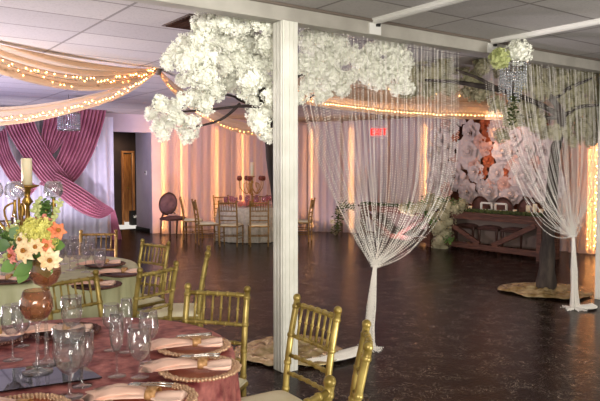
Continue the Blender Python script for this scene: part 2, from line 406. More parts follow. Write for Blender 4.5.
lg = G(131, 222); bin_ = empty('waste_bin', (db - .1, hy - .25, 0))
MB().box((db - .1, hy - .25, .2), (.2, .2, .4)).build('bin_body', M['black'], bin_, True, smooth=False, bev=.02)
MB().tube([(db - .1, hy - .352, .25), (db - .1, hy - .36, .25)], .05, 12).build('round_plate', M['silver'], bin_, True)
tag(bin_, 'small black bin standing on the floor at the lit hallway door', 'bin')
th_ = empty('thermostat', (dx1 + .015, WY + .45, 1.4))
tp = PX(146, 173, dx1 + .02)
th_.location = (dx1 + .02, tp.y, tp.z)
MB().box((dx1 + .008, tp.y, tp.z), (.02, .09, .11)).build('cover', M['metal_white'], th_, True, smooth=False, bev=.004)
MB().box((dx1 - .004, tp.y, tp.z + .02), (.006, .05, .03)).build('display', M['black'], th_, True, smooth=False)
tag(th_, 'small wall thermostat on the lilac wall beside the doorway', 'thermostat')
struct(MB().box((dx1 + .01, WY + .6, .05), (.03, .9, .1)).build('baseboard_hall', M['black'], smooth=False))
# header beam + columns + ceiling channels
HY = 4.2
hb = MB(); hb.box((4.2, HY, (2.71 + CZ) / 2), (13, .13, CZ - 2.71)); struct(hb.build('trim_header_beam', M['beam'], smooth=False, bev=.006))
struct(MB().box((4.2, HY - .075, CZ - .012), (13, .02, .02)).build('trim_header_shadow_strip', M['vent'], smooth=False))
def column(x, y, n):
    a = .14; c = MB(); c.box((x, y, 1.355), (a, a, 2.71))
    for k in (-1, 0, 1):
        c.box((x + k * a * .3, y - a / 2 - .004, 1.355), (a * .2, .008, 2.70)); c.box((x - a / 2 - .004, y + k * a * .3, 1.355), (.008, a * .2, 2.70))
    return struct(c.build('trim_column_%d' % n, M['white'], smooth=False, bev=.003))
rc_ = ray(285.5, 200)[0]; column(rc_.x / rc_.y * (HY - .02), HY - .02, 1)
c2 = G(603, 300); rp = ray(603, 300)[0]; t_ = HY / rp.y; column(rp.x * t_, HY, 2)
for i, (x, y0) in enumerate(((ray(374, 30)[0].x / ray(374, 30)[0].y * (HY - .06), HY - .08), (ray(491, 50)[0].x / ray(491, 50)[0].y * (HY - .06), HY - .08))):
    ch = empty('ceiling_channel', (x, y0 - 1.2, CZ - .06))
    m = MB(); m.box((x, y0 - 1.5, CZ - .006), (.09, 3.0, .012)); m.box((x - .03, y0 - 1.5, CZ - .02), (.008, 3.0, .03)); m.box((x + .03, y0 - 1.5, CZ - .02), (.008, 3.0, .03))
    m.box((x, y0 - 1.5, CZ - .036), (.03, 3.0, .008))
    m.build('channel_body', M['metal_white'], ch, True, smooth=False)
    MB().box((x + .02, y0 - .01, CZ - .045), (.03, .03, .03)).build('end_socket', M['black'], ch, True, smooth=False)
    MB().box((x + .0, y0 + .012, CZ - .08), (.13, .02, .09)).build('mounting_bracket', M['metal_white'], ch, True, smooth=False)
    tag(ch, ['white ceiling channel meeting the beam right above the nearer bead curtain', 'white ceiling channel meeting the beam beside the hanging flower ball'][i], 'ceiling channel')
v1 = G(166, 26, CZ); vent = empty('ceiling_vent', (2.6, 5.1, CZ))
MB().box((2.68, 5.12, CZ - .004), (.6, .54, .008)).build('backing', M['vent'], vent, True, smooth=False)
m = MB()
for k in range(9): m.box((2.68, 4.9 + k * .055, CZ - .012), (.57, .02, .008), rot=Matrix.Rotation(.5, 3, 'X'))
m.build('slats', M['bronze'], vent, True, smooth=False)
tag(vent, 'brown louvred return vent in the lavender ceiling beside the blossoms', 'ceiling vent')

# ------------------------------------------------------------ drapes
def drape(name, pts, z0, z1, material, amp=.05, wl_=.16, nz=8, seed=0, n=None, flare=.3):
    rnd = random.Random(seed); ph = [rnd.uniform(0, 6) for _ in range(4)]
    L = sum((Vector(pts[i + 1]) - Vector(pts[i])).length for i in range(len(pts) - 1)); n = n or int(L / wl_ * 8)
    def fn(u, v):
        p, d = polyline([(a[0], a[1], 0) for a in pts], u); s = u * L
        nn = Vector((d.y, -d.x, 0))
        f = sin(2 * pi * s / wl_ + 1.3 * sin(s * 2.1 + ph[0]) + .5 * sin(v * 3 + s)) * .7 + .5 * sin(s * 4.7 + ph[1] + v * .8)
        a = amp * (1 - flare + flare * 2 * (1 - v))
        q = p + nn * f * a; return (q.x, q.y, lerp(z0, z1, v))
    m = MB(); m.grid(fn, n, nz); return m
# warm draped wall in panels
segs = [((6.28, 14.35), (6.9, 14.0)), ((6.93, 13.98), (7.75, 13.68)), ((7.78, 13.67), (8.6, 13.3)), ((8.63, 13.28), (9.45, 12.88)),
        ((9.5, 12.85), (9.95, 12.2)), ((9.98, 12.15), (10.45, 11.1)), ((10.48, 11.05), (10.75, 9.9)), ((10.77, 9.85), (10.95, 8.3)), ((10.96, 8.25), (11.1, 6.9)), ((11.1, 6.85), (11.15, 5.2)), ((11.15, 5.15), (11.15, 3.2))]
names = ['beside the lilac doorway wall', 'behind the oval backed chair', 'behind the left side of the far round table', 'behind the far candelabra',
         'just right of the white column', 'behind the garlanded end of the head table', 'above the flower cascade end of the head table', 'left behind the paper flower wall', 'right behind the paper flower wall', 'at the right edge behind the second curtain knot', 'at the far right edge of the room']
for i, (s_, nm) in enumerate(zip(segs, names)):
    o = drape('sheer_drape', s_, .02, 2.62 if i < 4 else 2.7, M['sheerwarm' if i < 4 or i > 8 else 'sheerlilac'], .045, .17, seed=i).build('sheer_drape', M['sheerwarm' if i < 4 or i > 8 else 'sheerlilac'])
    tag(o, 'floor length sheer drape panel ' + nm, 'drape')
def light_strand(px, y_top, x_or_y, off, nm, z0=.1):
    # cord of warm bulbs hanging close behind the sheer drapes
    base = Vector(x_or_y); o = empty('light_strand', (base.x, base.y, z0))
    pts = [(base.x + .025 * sin(z * 5 + px), base.y + .02 * sin(z * 7 + px), z) for z in [z0 + (y_top - z0) * k / 40 for k in range(41)]]
    MB().tube(pts, .006, 5).build('cord', M['candgold'], o, True)
    b = MB()
    for k in range(66):
        z = z0 + (y_top - z0) * k / 65; b.ball((base.x + .025 * sin(k * 2.4), base.y + .025 * cos(k * 2.4), z), .013, 6, 4)
    tag(b.build('bulb', M['strandbulb'], o, True), None, None, kind='stuff')
    tag(o, 'warm fairy light strand glowing vertically ' + nm, 'string lights')
def on_segs(px):
    d, _ = ray(px, 200)
    for a, b in segs:
        ax, ay = a; bx, by = b; den = d.x * (by - ay) - d.y * (bx - ax)
        if abs(den) < 1e-9: continue
        s = (d.y * ax - d.x * ay) / -(d.x * (by - ay) - d.y * (bx - ax)) if False else None
        # solve a + u (b-a) = t d
        u = (d.x * ay - d.y * ax) / (d.y * (bx - ax) - d.x * (by - ay))
        if -.03 <= u <= 1.03:
            n = Vector((by - ay, -(bx - ax), 0)).normalized()
            if n.dot(Vector((d.x, d.y, 0))) < 0: n = -n
            return Vector((ax + u * (bx - ax), ay + u * (by - ay), 0)), n
for px, nm in ((163, 'nearest the doorway wall'), (182, 'behind the oval backed chair'), (217, 'left of the far candelabra'), (243, 'behind the far candelabra'),
               (311, 'just right of the white column'), (350, 'above the garlanded end of the head table'), (424, 'left of the paper flowers'), (588, 'at the right edge of the room'), (594, 'at the extreme right edge beside the second column')):
    q, n = on_segs(px); q = q + n * (.07)
    light_strand(px, 2.5, q, 0, nm)

# left backdrop: white satin + mauve swags
BY = 14.3
o = drape('satin_backdrop', ((1.3, BY + .1), (5.16, BY + .1)), .02, 2.72, M['satin'], .085, .24, seed=3).build('satin_backdrop', M['satin']); tag(o, 'white satin backdrop curtain hanging behind the crossed mauve drapes', 'curtain')
def swag_band(name, e0, e1, nf, amp, material, nt=36, nw=110, y=BY - .12, dy=0):
    A = smoothpts([PY(px, py, y) for px, py in e0], nt); B = smoothpts([PY(px, py, y) for px, py in e1], nt)
    def fn(u, v):
        i = u * nt; p = A[int(i + .5)]; q = B[int(i + .5)]; r = p.lerp(q, v)
        wdt = (q - p).length; a = amp * min(1, wdt * 2.2 + .25)
        r = r.copy(); r.y -= a * (.6 + .55 * sin(v * nf * 2 * pi + sin(u * 3) * .8)) + dy + .03 * sin(pi * v); return r
    return MB().grid(fn, nt, nw).build(name, material, solid=.004)
sw = [
 ('mauve satin drape sweeping from the top right corner down to the middle of the backdrop', [(70, 107), (66, 128), (59, 150), (49, 170), (38, 184)], [(106, 108), (102, 126), (94, 150), (82, 172), (62, 194)], 8, 0),
 ('mauve satin drape falling from the top left down to the right crossing', [(0, 118), (8, 136), (22, 158), (38, 180), (54, 194)], [(30, 112), (36, 130), (46, 148), (57, 164), (70, 180)], 8, .06),
 ('mauve satin drape hanging from top centre of the backdrop', [(44, 107), (42, 122), (40, 136), (40, 148), (38, 158)], [(78, 107), (72, 124), (64, 138), (56, 150), (46, 160)], 6, .02),
 ('mauve satin drape sweeping down at the left edge behind the candle', [(-12, 138), (-4, 160), (6, 178), (18, 190), (28, 196)], [(4, 128), (8, 148), (16, 164), (26, 178), (36, 186)], 5, .1),
 ('mauve satin swag running low to its tie back beside the doorway', [(52, 172), (68, 181), (84, 191), (99, 202), (110, 208)], [(52, 192), (66, 204), (80, 213), (96, 218), (110, 212)], 6, .14),
 ('mauve satin tail hanging below the tie back beside the doorway', [(108, 209), (108, 216), (108, 224), (108, 232), (107, 239)], [(112, 209), (114, 216), (116, 224), (118, 232), (119, 239)], 3, .12)]
for lab, a, b, nf, dy in sw:
    tag(swag_band('mauve_drape', a, b, nf + 1.5, .095, M['pinkdrape'], dy=dy), lab, 'drape')

# drum chandelier left
dc = P(69, 122, 11.2)
ch = empty('drum_chandelier', (dc.x, dc.y, CZ))
m = MB()
for z in (.15, -.05, -.14): m.tube([(dc.x + .18 * cos(a), dc.y + .18 * sin(a), dc.z + z) for a in [2 * pi * k / 24 for k in range(25)]], .008, 5)
m.tube([(dc.x, dc.y, dc.z - .1), (dc.x, dc.y, CZ)], .006, 6); m.tube([(dc.x - .18, dc.y, dc.z + .15), (dc.x + .18, dc.y, dc.z + .15)], .005, 5); m.tube([(dc.x, dc.y - .18, dc.z + .15), (dc.x, dc.y + .18, dc.z + .15)], .005, 5)
m.build('frame', M['silver'], ch, True)
m = MB()
for k in range(26):
    a = 2 * pi * k / 26
    for j in range(8): m.ball((dc.x + .18 * cos(a), dc.y + .18 * sin(a), dc.z + .13 - j * .035), .013, 6, 4)
tag(m.build('crystals', M['crystal'], ch, True), None, None, kind='stuff')
tag(ch, 'small silver drum chandelier with crystals in front of the mauve drapes', 'chandelier')

# ------------------------------------------------------------ ceiling swags with fairy lights
def ceil_swag(name, edges0, edges1, label, nf=4, amp=.04, light_edge=1, nb=60, lit_v=.85, two=0):
    nt = 40; A = smoothpts([P(*p) for p in edges0], nt); B = smoothpts([P(*p) for p in edges1], nt)
    root = empty(name, tuple(A[0]))
    def pt(u, v):
        i = min(int(u * nt), nt - 1); t = u * nt - i; p = A[i].lerp(A[i + 1], t); q = B[i].lerp(B[i + 1], t); r = p.lerp(q, v); r = r.copy()
        w_ = (q - p).length; r.z -= min(amp, w_ * .2) * sin(v * nf * 2 * pi) + .12 * w_ * sin(pi * v); r.z = min(r.z, CZ - .01); return r
    MB().grid(pt, 60, 36).build('fabric', M['swag'], root, True)
    m = MB(); rnd = random.Random(nb)
    for k in range(nb):
        u = (k + .5) / nb; p = pt(u, min(.99, lit_v + rnd.uniform(-.06, .06))); m.ball(p + Vector((0, 0, .03 - .0)), .007, 6, 4)
    tag(m.build('bulb', M['strandbulb'], root, True), None, None, kind='stuff')
    if two:  # extra bulb row added behind the cloth to make it glow
        m = MB()
        for k in range(nb): m.ball(pt((k + .3) / nb, min(.95, two + rnd.uniform(-.1, .1))) + Vector((.04, .06, .03)), .007, 6, 4)
        tag(m.build('bulb', M['strandbulb'], root, True), None, None, kind='stuff')
    m = MB(); m.tube([pt(k / 40, lit_v) + Vector((0, 0, .03)) for k in range(41)], .004, 4); m.build('cord', M['white'], root, True)
    tag(root, label, 'fabric swag'); return root
HUBZ = 8.3
ceil_swag('ceiling_swag', [(158, 69, HUBZ), (120, 67, 7.9), (60, 56, 7.3), (0, 38, 6.6), (-60, 10, 5.8)], [(158, 71, HUBZ), (125, 85, 7.9), (80, 89, 7.5), (20, 78, 6.8), (-60, 50, 6.0)],
          'wide cream sheer swag with fairy lights spreading across the upper left ceiling', 5, .05, nb=60, lit_v=.78)
ceil_swag('ceiling_swag', [(158, 68, HUBZ), (120, 86, 8.2), (70, 99, 8.0), (20, 106, 7.8), (-50, 108, 7.4)], [(158, 72, HUBZ), (125, 95, 8.2), (75, 112, 8.0), (25, 123, 7.8), (-50, 130, 7.4)],
          'cream sheer swag with fairy lights dipping lowest at the left edge', 3, .03, nb=60, lit_v=.7)
ceil_swag('ceiling_swag', [(158, 68, HUBZ), (176, 84, 9.2), (205, 104, 10.2), (235, 120, 11.2), (272, 128, 12.4)], [(157, 72, HUBZ), (172, 92, 9.2), (200, 116, 10.2), (232, 131, 11.2), (272, 139, 12.4)],
          'cream sheer swag with fairy lights running behind the white blossoms to the draped wall', 3, .03, nb=46, lit_v=.8)
ceil_swag('ceiling_swag', [(250, 74, 10.3), (300, 88, 10.6), (360, 97, 11.0), (430, 102, 11.5), (505, 104, 12.0)], [(250, 86, 10.3), (300, 103, 10.6), (360, 112, 11.0), (430, 118, 11.5), (505, 120, 12.0)],
          'long sheer swag with fairy lights behind the bead curtains above the head table', 3, .03, nb=90, lit_v=.9, two=.55)
ceil_swag('ceiling_swag', [(285, 62, 8.6), (340, 76, 9.2), (400, 82, 9.8), (470, 90, 10.6), (520, 96, 11.4)], [(285, 84, 8.6), (340, 97, 9.2), (400, 103, 9.8), (470, 104, 10.6), (520, 106, 11.4)],
          'pinkish sheer swag close under the ceiling behind the blossoms right of the column', 4, .04, nb=12, lit_v=.3)
hub = P(158, 69, HUBZ); m = MB(); m.tube([hub + Vector((0, 0, -.03)), (hub.x, hub.y, CZ)], .05, 12); m.ball(hub + Vector((0, 0, -.03)), .05)
tag(m.build('swag_hub', M['vent']), 'small ceiling hub where the cream swags gather', 'ceiling hook')

# ------------------------------------------------------------ blossom trees
def petals_clump(m, c, r, n, rnd, fs=.022):
    for _ in range(n):
        z = rnd.uniform(-1, 1); a = rnd.uniform(0, 2 * pi); s = math.sqrt(1 - z * z); d = Vector((s * cos(a), s * sin(a), z))
        p = c + d * r * rnd.uniform(.7, 1.2)
        nn = (d + Vector((rnd.uniform(-.6, .6), rnd.uniform(-.6, .6), rnd.uniform(-.6, .6)))).normalized()
        t = nn.orthogonal().normalized(); b = nn.cross(t); f = fs * rnd.uniform(.8, 1.25); q0 = rnd.uniform(0, 6)
        k0 = len(m.v); m.v.append(p)
        for j in range(5):
            q = q0 + j * 2 * pi / 5
            for dq, rr, hh in ((-.45, .75, .35), (.0, 1.0, .5), (.45, .75, .35)):
                m.v.append(p + (t * cos(q + dq) + b * sin(q + dq)) * f * rr + nn * f * hh)
            e = k0 + 1 + j * 3; m.f.append([k0, e, e + 1, e + 2])
def blob(m, c, r, rnd):
    n0 = len(m.v); m.ball(c, r * .72, 10, 7)
    for i in range(n0, len(m.v)): m.v[i] = c + (m.v[i] - c) * rnd.uniform(.85, 1.1)
def tree(name, label, base, trunk, radii, clumps, branches, mt, dens=1.0, br=.013, petal='petal_white', seed=1):
    rnd = random.Random(seed); root = empty(name, tuple(base))
    tp = smoothpts(trunk, 24); n = len(radii) - 1
    rr = [radii[min(int(i / 24 * n), n - 1)] * (1 - (i / 24 * n - min(int(i / 24 * n), n - 1))) + radii[min(int(i / 24 * n) + 1, n)] * (i / 24 * n - min(int(i / 24 * n), n - 1)) for i in range(25)]
    MB().tube(tp, [r * (1 + .12 * rnd.uniform(-1, 1)) for r in rr], 10).build('trunk', mt, root, True)
    for bp in branches:
        q = smoothpts(bp, 10); MB().tube(q, [br * (1 - .7 * i / 10) + .003 for i in range(11)], 6).build('branch', mt, root, True)
    m = MB(); g = MB()
    for c, r in clumps:
        blob(g, c, r, rnd); petals_clump(m, c, r, int(230 * dens * (r / .11) ** 2), rnd)
    for i in range(0): pass
    n0 = len(m.v); m.v += g.v; m.f += [[n0 + i for i in f] for f in g.f]
    tag(m.build('blossoms', M[petal], root, True, smooth=False), None, None, kind='stuff')
    return tag(root, label, 'tree')
def behind(px, py, Z, rpx, gap=.22):
    # keep a blossom cluster on the far side of the beam and its bead curtains
    p = P(px, py, Z); need = HY + gap + rpx * Z / F
    if p.y < need: Z = Z * need / p.y; p = P(px, py, Z)
    return p, Z
rnd = random.Random(4)
t1 = G(290, 353)
TZ = 5.4
cl = []
L1 = [(205, 26, 12), (222, 20, 11), (240, 24, 12), (256, 20, 9), (268, 26, 9), (268, 44, 11), (250, 42, 12), (232, 42, 12), (214, 38, 12), (198, 40, 9), (186, 44, 9), (176, 54, 9), (168, 62, 7), (186, 62, 11), (203, 56, 12), (220, 60, 12), (240, 62, 13), (258, 64, 12), (270, 62, 9), (206, 76, 11), (192, 78, 7), (183, 80, 6), (214, 90, 11), (230, 84, 9), (228, 72, 9), (250, 80, 11), (264, 84, 11),
      (196, 98, 9), (205, 105, 8), (182, 100, 7), (172, 110, 8), (160, 104, 7), (152, 114, 6), (166, 122, 8), (180, 120, 7), (194, 122, 6), (188, 134, 8), (162, 134, 6), (157, 126, 5), (240, 72, 7), (228, 66, 8), (246, 92, 7), (256, 104, 9), (266, 112, 9), (270, 98, 8), (254, 118, 7), (266, 130, 9), (260, 124, 8), (270, 136, 6)]
for (x, y, r) in L1:
    p, z_ = behind(x, y, TZ + rnd.uniform(-.35, .35), r, .1); cl.append((p, r * z_ / F * 1.02))
L2 = [(308, 40, 10), (322, 36, 10), (336, 44, 11), (316, 52, 11), (304, 64, 10), (330, 60, 11), (344, 56, 8), (318, 70, 11), (334, 76, 9), (310, 84, 10), (326, 88, 9), (342, 88, 8), (350, 76, 7), (300, 96, 7), (320, 98, 6),
      (362, 62, 9), (372, 52, 9), (384, 46, 9), (396, 50, 10), (404, 60, 9), (392, 64, 11), (376, 68, 10), (364, 76, 8), (384, 78, 9), (400, 76, 9), (406, 88, 7), (396, 90, 6), (376, 82, 7)]
for _ in range(3): L2.append((rnd.uniform(300, 410), rnd.uniform(38, 84), rnd.uniform(5, 8)))
for (x, y, r) in L2:
    p, z_ = behind(x, y, TZ + .25 + rnd.uniform(-.3, .3), r); cl.append((p, r * z_ / F * .95))
fork = P(264, 96, TZ)
brs = [[P(266, 108, TZ), P(245, 106, TZ), P(215, 109, TZ), P(180, 112, TZ + .1)], [P(264, 98, TZ), P(246, 88, TZ + .3), P(225, 70, TZ + .35), P(190, 55, TZ + .3)], [P(266, 112, TZ), P(240, 100, TZ + .2), P(232, 96, TZ + .2), P(205, 90, TZ + .2)],
       [fork, P(262, 60, TZ + .35), P(250, 34, TZ + .35)], [fork, P(290, 80, TZ + .4), P(318, 70, TZ + .6), P(345, 60, TZ + .8)], [P(272, 120, TZ), P(300, 104, TZ + .5), P(340, 80, TZ + .8), P(395, 72, TZ + 1.2)], [P(240, 104, TZ), P(220, 120, TZ + .1), P(190, 128, TZ + .2)]]
tree('blossom_tree', 'artificial tree with big white blossom clusters behind the white column', t1, [G(286, 353), P(284, 300, 5.5), P(283, 240, 5.5), P(273, 165, TZ), P(267, 120, TZ), P(262, 88, TZ)], [.08, .06, .055, .05, .045, .03], cl, brs, M['bark'], 1.0, seed=5)
t2 = G(546, 292); TZ2 = 7.9; cl = []
L3 = [(415, 46, 10), (430, 52, 11), (446, 58, 11), (420, 66, 11), (438, 74, 11), (456, 66, 9), (412, 84, 8), (430, 90, 9), (450, 86, 9), (470, 78, 9), (466, 60, 9), (482, 66, 9), (478, 94, 7), (496, 104, 8), (510, 112, 8), (522, 120, 7), (516, 98, 8),
      (532, 72, 11), (548, 70, 10), (562, 78, 11), (540, 90, 11), (530, 106, 10), (556, 92, 10), (572, 92, 11), (586, 84, 10), (598, 92, 11), (578, 106, 10), (592, 112, 10), (570, 118, 9), (584, 126, 9), (600, 128, 10), (538, 118, 9), (545, 132, 7), (560, 62, 9), (576, 70, 9), (592, 72, 9), (574, 140, 7), (566, 132, 7), (608, 108, 12), (522, 86, 9), (524, 66, 8), (590, 142, 6)]
for _ in range(46):
    x = rnd.uniform(404, 606); y = rnd.uniform(44, 96) if x < 500 else rnd.uniform(64, 138)
    if y < 47 + (x - 404) * .13: continue
    L3.append((x, y, rnd.uniform(7, 10)))
for (x, y, r) in L3:
    p, z_ = behind(x, y, TZ2 + rnd.uniform(-.5, .5), r); cl.append((p, r * z_ / F * .88))
fk = P(552, 100, TZ2)
br2 = [[P(558, 114, TZ2), P(530, 100, 7.5), P(499, 89, 7.15), P(478, 78, 7.05), P(456, 70, 7.0)], [P(499, 89, 7.15), P(480, 86, 7.1), P(455, 82, 7.1), P(425, 80, 7.1)], [fk, P(545, 85, TZ2), P(535, 72, TZ2)], [fk, P(570, 88, TZ2), P(592, 78, TZ2)], [P(560, 120, TZ2), P(575, 108, TZ2), P(600, 105, TZ2)], [P(560, 116, TZ2), P(545, 118, TZ2), P(515, 115, TZ2)]]
tree('blossom_tree', 'artificial blossom tree with dark twisted trunk behind the right bead curtain', t2, [t2, P(548, 240, 8.1), P(552, 190, 8.0), P(555, 152, TZ2), P(561, 130, TZ2), P(560, 112, TZ2), P(551, 96, TZ2)], [.13, .085, .07, .06, .055, .05, .03], cl, br2, M['bark2'], .9, br=.034, petal='petal_cream', seed=8)
def ground_cloth(label, c, r, sq=1.0, seed=1):
    rnd = random.Random(seed); ph = [rnd.uniform(0, 6) for _ in range(5)]
    def fn(u, v):
        a = 2 * pi * u; q = v * r * (1 + .06 * sin(3 * a + ph[0]) + .04 * sin(7 * a + ph[1]))
        z = .012 + .045 * (1 - v) * (1 + .5 * sin(5 * a + ph[2])) + .022 * abs(sin(9 * a + 7 * v + ph[3])) * min(1, v * 3) * (1 - v * .7) + .02 * abs(sin(13 * v + 4 * sin(a + ph[4])))
        return (c.x + q * cos(a), c.y + q * sin(a), z)
    o = MB().grid(fn, 120, 26).build('gold_cloth', M['goldcloth'], solid=.003); return tag(o, label, 'cloth')
ground_cloth('crumpled gold cloth spread on the floor around the nearer tree base by the column', t1, .47, seed=2)
ground_cloth('crumpled gold cloth spread on the floor around the right tree base', t2, .56, seed=3)

# ------------------------------------------------------------ bead curtains
def bead_curtain(label, x0, x1, nstr, knot, foot, seed, train=None, e0=(.25, 1.5, .35, 2.9)):
    rnd = random.Random(seed); m = MB()
    def bead(p, r):
        k = len(m.v)
        for d in ((r, 0, 0), (0, r, 0), (-r, 0, 0), (0, -r, 0), (0, 0, r * 1.25), (0, 0, -r * 1.25)): m.v.append(Vector((p[0] + d[0], p[1] + d[1], p[2] + d[2])))
        for a, b in ((0, 1), (1, 2), (2, 3), (3, 0)): m.f.append([k + a, k + b, k + 4]); m.f.append([k + b, k + a, k + 5])
    def strand(pts, step, r):
        pts = [Vector(p) for p in pts]; acc = rnd.uniform(0, step)
        for i in range(len(pts) - 1):
            d = pts[i + 1] - pts[i]; L = d.length
            while acc < L:
                bead(pts[i] + d * (acc / L), r * rnd.choice((1, 1, .8, 1.25))); acc += step
            acc -= L
    for i in range(nstr):
        x = lerp(x0, x1, (i + rnd.uniform(.1, .9)) / nstr); y = HY + .02 + rnd.uniform(-.03, .05); kx = knot[0] + rnd.gauss(0, .022); ky = knot[1] + rnd.gauss(0, .022); kz = knot[2] + rnd.uniform(-.02, .03)
        pts = []; s = abs(x - knot[0]); hb_ = kz + lerp(.55, 1.15, rnd.random()) * min(1, .35 + s)
        sag = (rnd.uniform(.0, .12) if rnd.random() > .25 else rnd.uniform(.12, .38)) * (1 if (x > knot[0]) == (seed == 11) else .4)
        for k in range(29):
            t = k / 28; z = lerp(2.70, kz, t)
            e = max(0, (t - e0[0]) / (1 - e0[0])) if x < knot[0] else max(0, (t - e0[2]) / (1 - e0[2])); f = e ** (e0[1] if x < knot[0] else e0[3])
            xx = lerp(x, kx, f) + .0; yy = lerp(y, ky, t)
            z -= sag * s * 1.4 * max(0, sin(pi * e)) * e
            pts.append((xx, yy, z))
        strand(pts, .022, .0052)
    # bundle below the knot, spreading at the floor
    for i in range(64):
        a = rnd.uniform(0, 2 * pi); q = math.sqrt(rnd.random())
        p0 = Vector((knot[0], knot[1], knot[2])); p1 = Vector((foot[0], foot[1], .012)); pts = []
        for k in range(15):
            t = k / 14; r = (.014 + .027 * min(1, t * 2) + .05 * max(0, t - .75) * 4 * .5) * q
            c = p0.lerp(p1, t); pts.append((c.x + r * cos(a), c.y + r * sin(a), c.z if k < 14 else .012))
        L = rnd.uniform(.02, .12); pts.append((pts[-1][0] + cos(a) * L, pts[-1][1] + sin(a) * L, .008))
        strand(pts, .014, .0056)
    if train:
        for i in range(110):
            w_ = rnd.uniform(-1, 1); q = smoothpts([Vector(p) for p in train], 16); pts = []
            for k, p in enumerate(q):
                t = k / 16; wd = (.03 + .07 * sin(pi * t)) * w_; d = (q[min(k + 1, 16)] - q[max(k - 1, 0)]).normalized(); n = Vector((-d.y, d.x, 0))
                pts.append(p + n * wd + Vector((0, 0, rnd.uniform(0, .02) * (1 - abs(w_)) + .004)))
            strand(pts, .013, .0056)
    m.tube([(knot[0] + .034 * cos(a), knot[1] + .034 * sin(a), knot[2]) for a in [2 * pi * k / 14 for k in range(15)]], .008, 5)
    return tag(m.build('bead_curtain', M['bead'], smooth=False), label, 'bead curtain', kind='stuff')
def on_header(px, y=HY): d, _ = ray(px, 60); return d.x * y / d.y
k1 = P(375, 266, 5.62); f1 = G(368, 349)
bead_curtain('pearly bead curtain gathered into a knot beside the white column, its train trailing left', on_header(301), on_header(462), 88, k1, f1, 11,
             train=[(f1.x, f1.y, .03), G(352, 356) + Vector((0, 0, .03)), G(330, 362) + Vector((0, 0, .03)), G(306, 366) + Vector((0, 0, .03))])
k2 = P(573, 236, 7.2); f2 = G(574, 309)
bead_curtain('pearly bead curtain gathered into a knot at the right, in front of the second tree', on_header(487), on_header(606), 84, k2, f2, 12, e0=(.2, 1.7, .3, 2.0),
             train=[(f2.x, f2.y, .03), G(586, 309) + Vector((0, 0, .02)), G(592, 306) + Vector((0, 0, .01))])

def foliage_(m, c, r, n, rnd, s=.03):
    for _ in range(n):
        p = c + Vector((rnd.gauss(0, r * .5), rnd.gauss(0, r * .5), rnd.gauss(0, r * .5))); d = Vector((rnd.uniform(-1, 1), rnd.uniform(-1, 1), rnd.uniform(-1, 1))).normalized(); t = d.orthogonal().normalized() * s * .4; d = d * s
        k = len(m.v); m.v += [p - d, p + t, p + d, p - t]; m.f.append([k, k + 1, k + 2, k + 3])
# hanging crystal piece with hydrangea balls
hc = P(513, 78, 6.25); hp = empty('flower_chandelier', (hc.x, hc.y, CZ))
m = MB(); m.tube([(hc.x, hc.y, CZ), (hc.x, hc.y, hc.z - .2)], .008, 6)
for rr, zz in ((.12, .14), (.085, .05), (.05, -.02)): m.tube([(hc.x + rr * cos(a), hc.y + rr * sin(a), hc.z + zz) for a in [2 * pi * k / 20 for k in range(21)]], .007, 5)
m.build('frame', M['silver'], hp, True)
m = MB()
for rr, z0, n, L in ((.12, .13, 20, 7), (.085, .04, 14, 6), (.05, -.03, 9, 6)):
    for k in range(n):
        a = 2 * pi * k / n
        for j in range(L + k % 3): m.ball((hc.x + rr * cos(a), hc.y + rr * sin(a), hc.z + z0 - j * .028), .009, 5, 4)
tag(m.build('crystals', M['crystal'], hp, True), None, None, kind='stuff')
rnd = random.Random(3)
for px, py, r, mm, lab in ((519, 52, .105, 'petal_white', 'white hydrangea ball'), (500, 58, .085, 'lime', 'yellow green hydrangea ball')):
    m = MB(); c = P(px, py, 6.2); blob(m, c, r, rnd); petals_clump(m, c, r, 260, rnd, .018)
    o = m.build('hydrangea', M[mm], hp, True, smooth=False); o['label'] = lab
m = MB()
for k in range(6): foliage_(m, Vector((hc.x, hc.y, hc.z - .2 - k * .04)), .05, 16, rnd, .03)
m.build('trailing_leaves', M['moss'], hp, True, smooth=False)
tag(hp, 'hanging crystal chandelier topped with white and green hydrangea balls', 'chandelier')

# exit sign
ep = on_segs(379)[0]; dn = Vector((ep.x, ep.y, 0)).normalized(); ez = P(379, 132, 1).z
q = P(379, 132, 13.3); es = empty('exit_sign', tuple(q))
rz = math.atan2(dn.y, dn.x) - pi / 2
def letter_boxes(m, strokes, ox, s, org, rz, th=.02):
    mr = Matrix.Rotation(rz, 3, 'Z')
    for (x0, z0, x1, z1) in strokes:
        a = org + mr @ Vector((ox + x0 * s, -.035, z0 * s)); b = org + mr @ Vector((ox + x1 * s, -.035, z1 * s)); m.bar(a, b, th, .02)
E_ = [(0, 0, 0, 2), (0, 0, 1, 0), (0, 1, .8, 1), (0, 2, 1, 2)]; X_ = [(0, 0, 1, 2), (0, 2, 1, 0)]; I_ = [(.5, 0, .5, 2)]; T_ = [(.5, 0, .5, 2), (0, 2, 1, 2)]
m = MB(); m.box(q, (.36, .05, .24), rz); m.build('sign_face', M['signwhite'], es, True, smooth=False)
mr = Matrix.Rotation(rz, 3, 'Z')
m = MB(); m.bar(q + Vector((0, 0, .1)), (q.x, q.y, CZ), .02, .02); m.build('hanger', M['metal_white'], es, True, smooth=False)
m = MB()
for s_, ox in zip((E_, X_, I_, T_), (-.15, -.07, .005, .085)): letter_boxes(m, s_, ox, .06, q + Vector((0, 0, -.06)), rz, .026)
m.build('lettering', M['redlit'], es, True, smooth=False)
tag(es, 'red lit EXIT sign hanging behind the nearer bead curtain', 'exit sign')

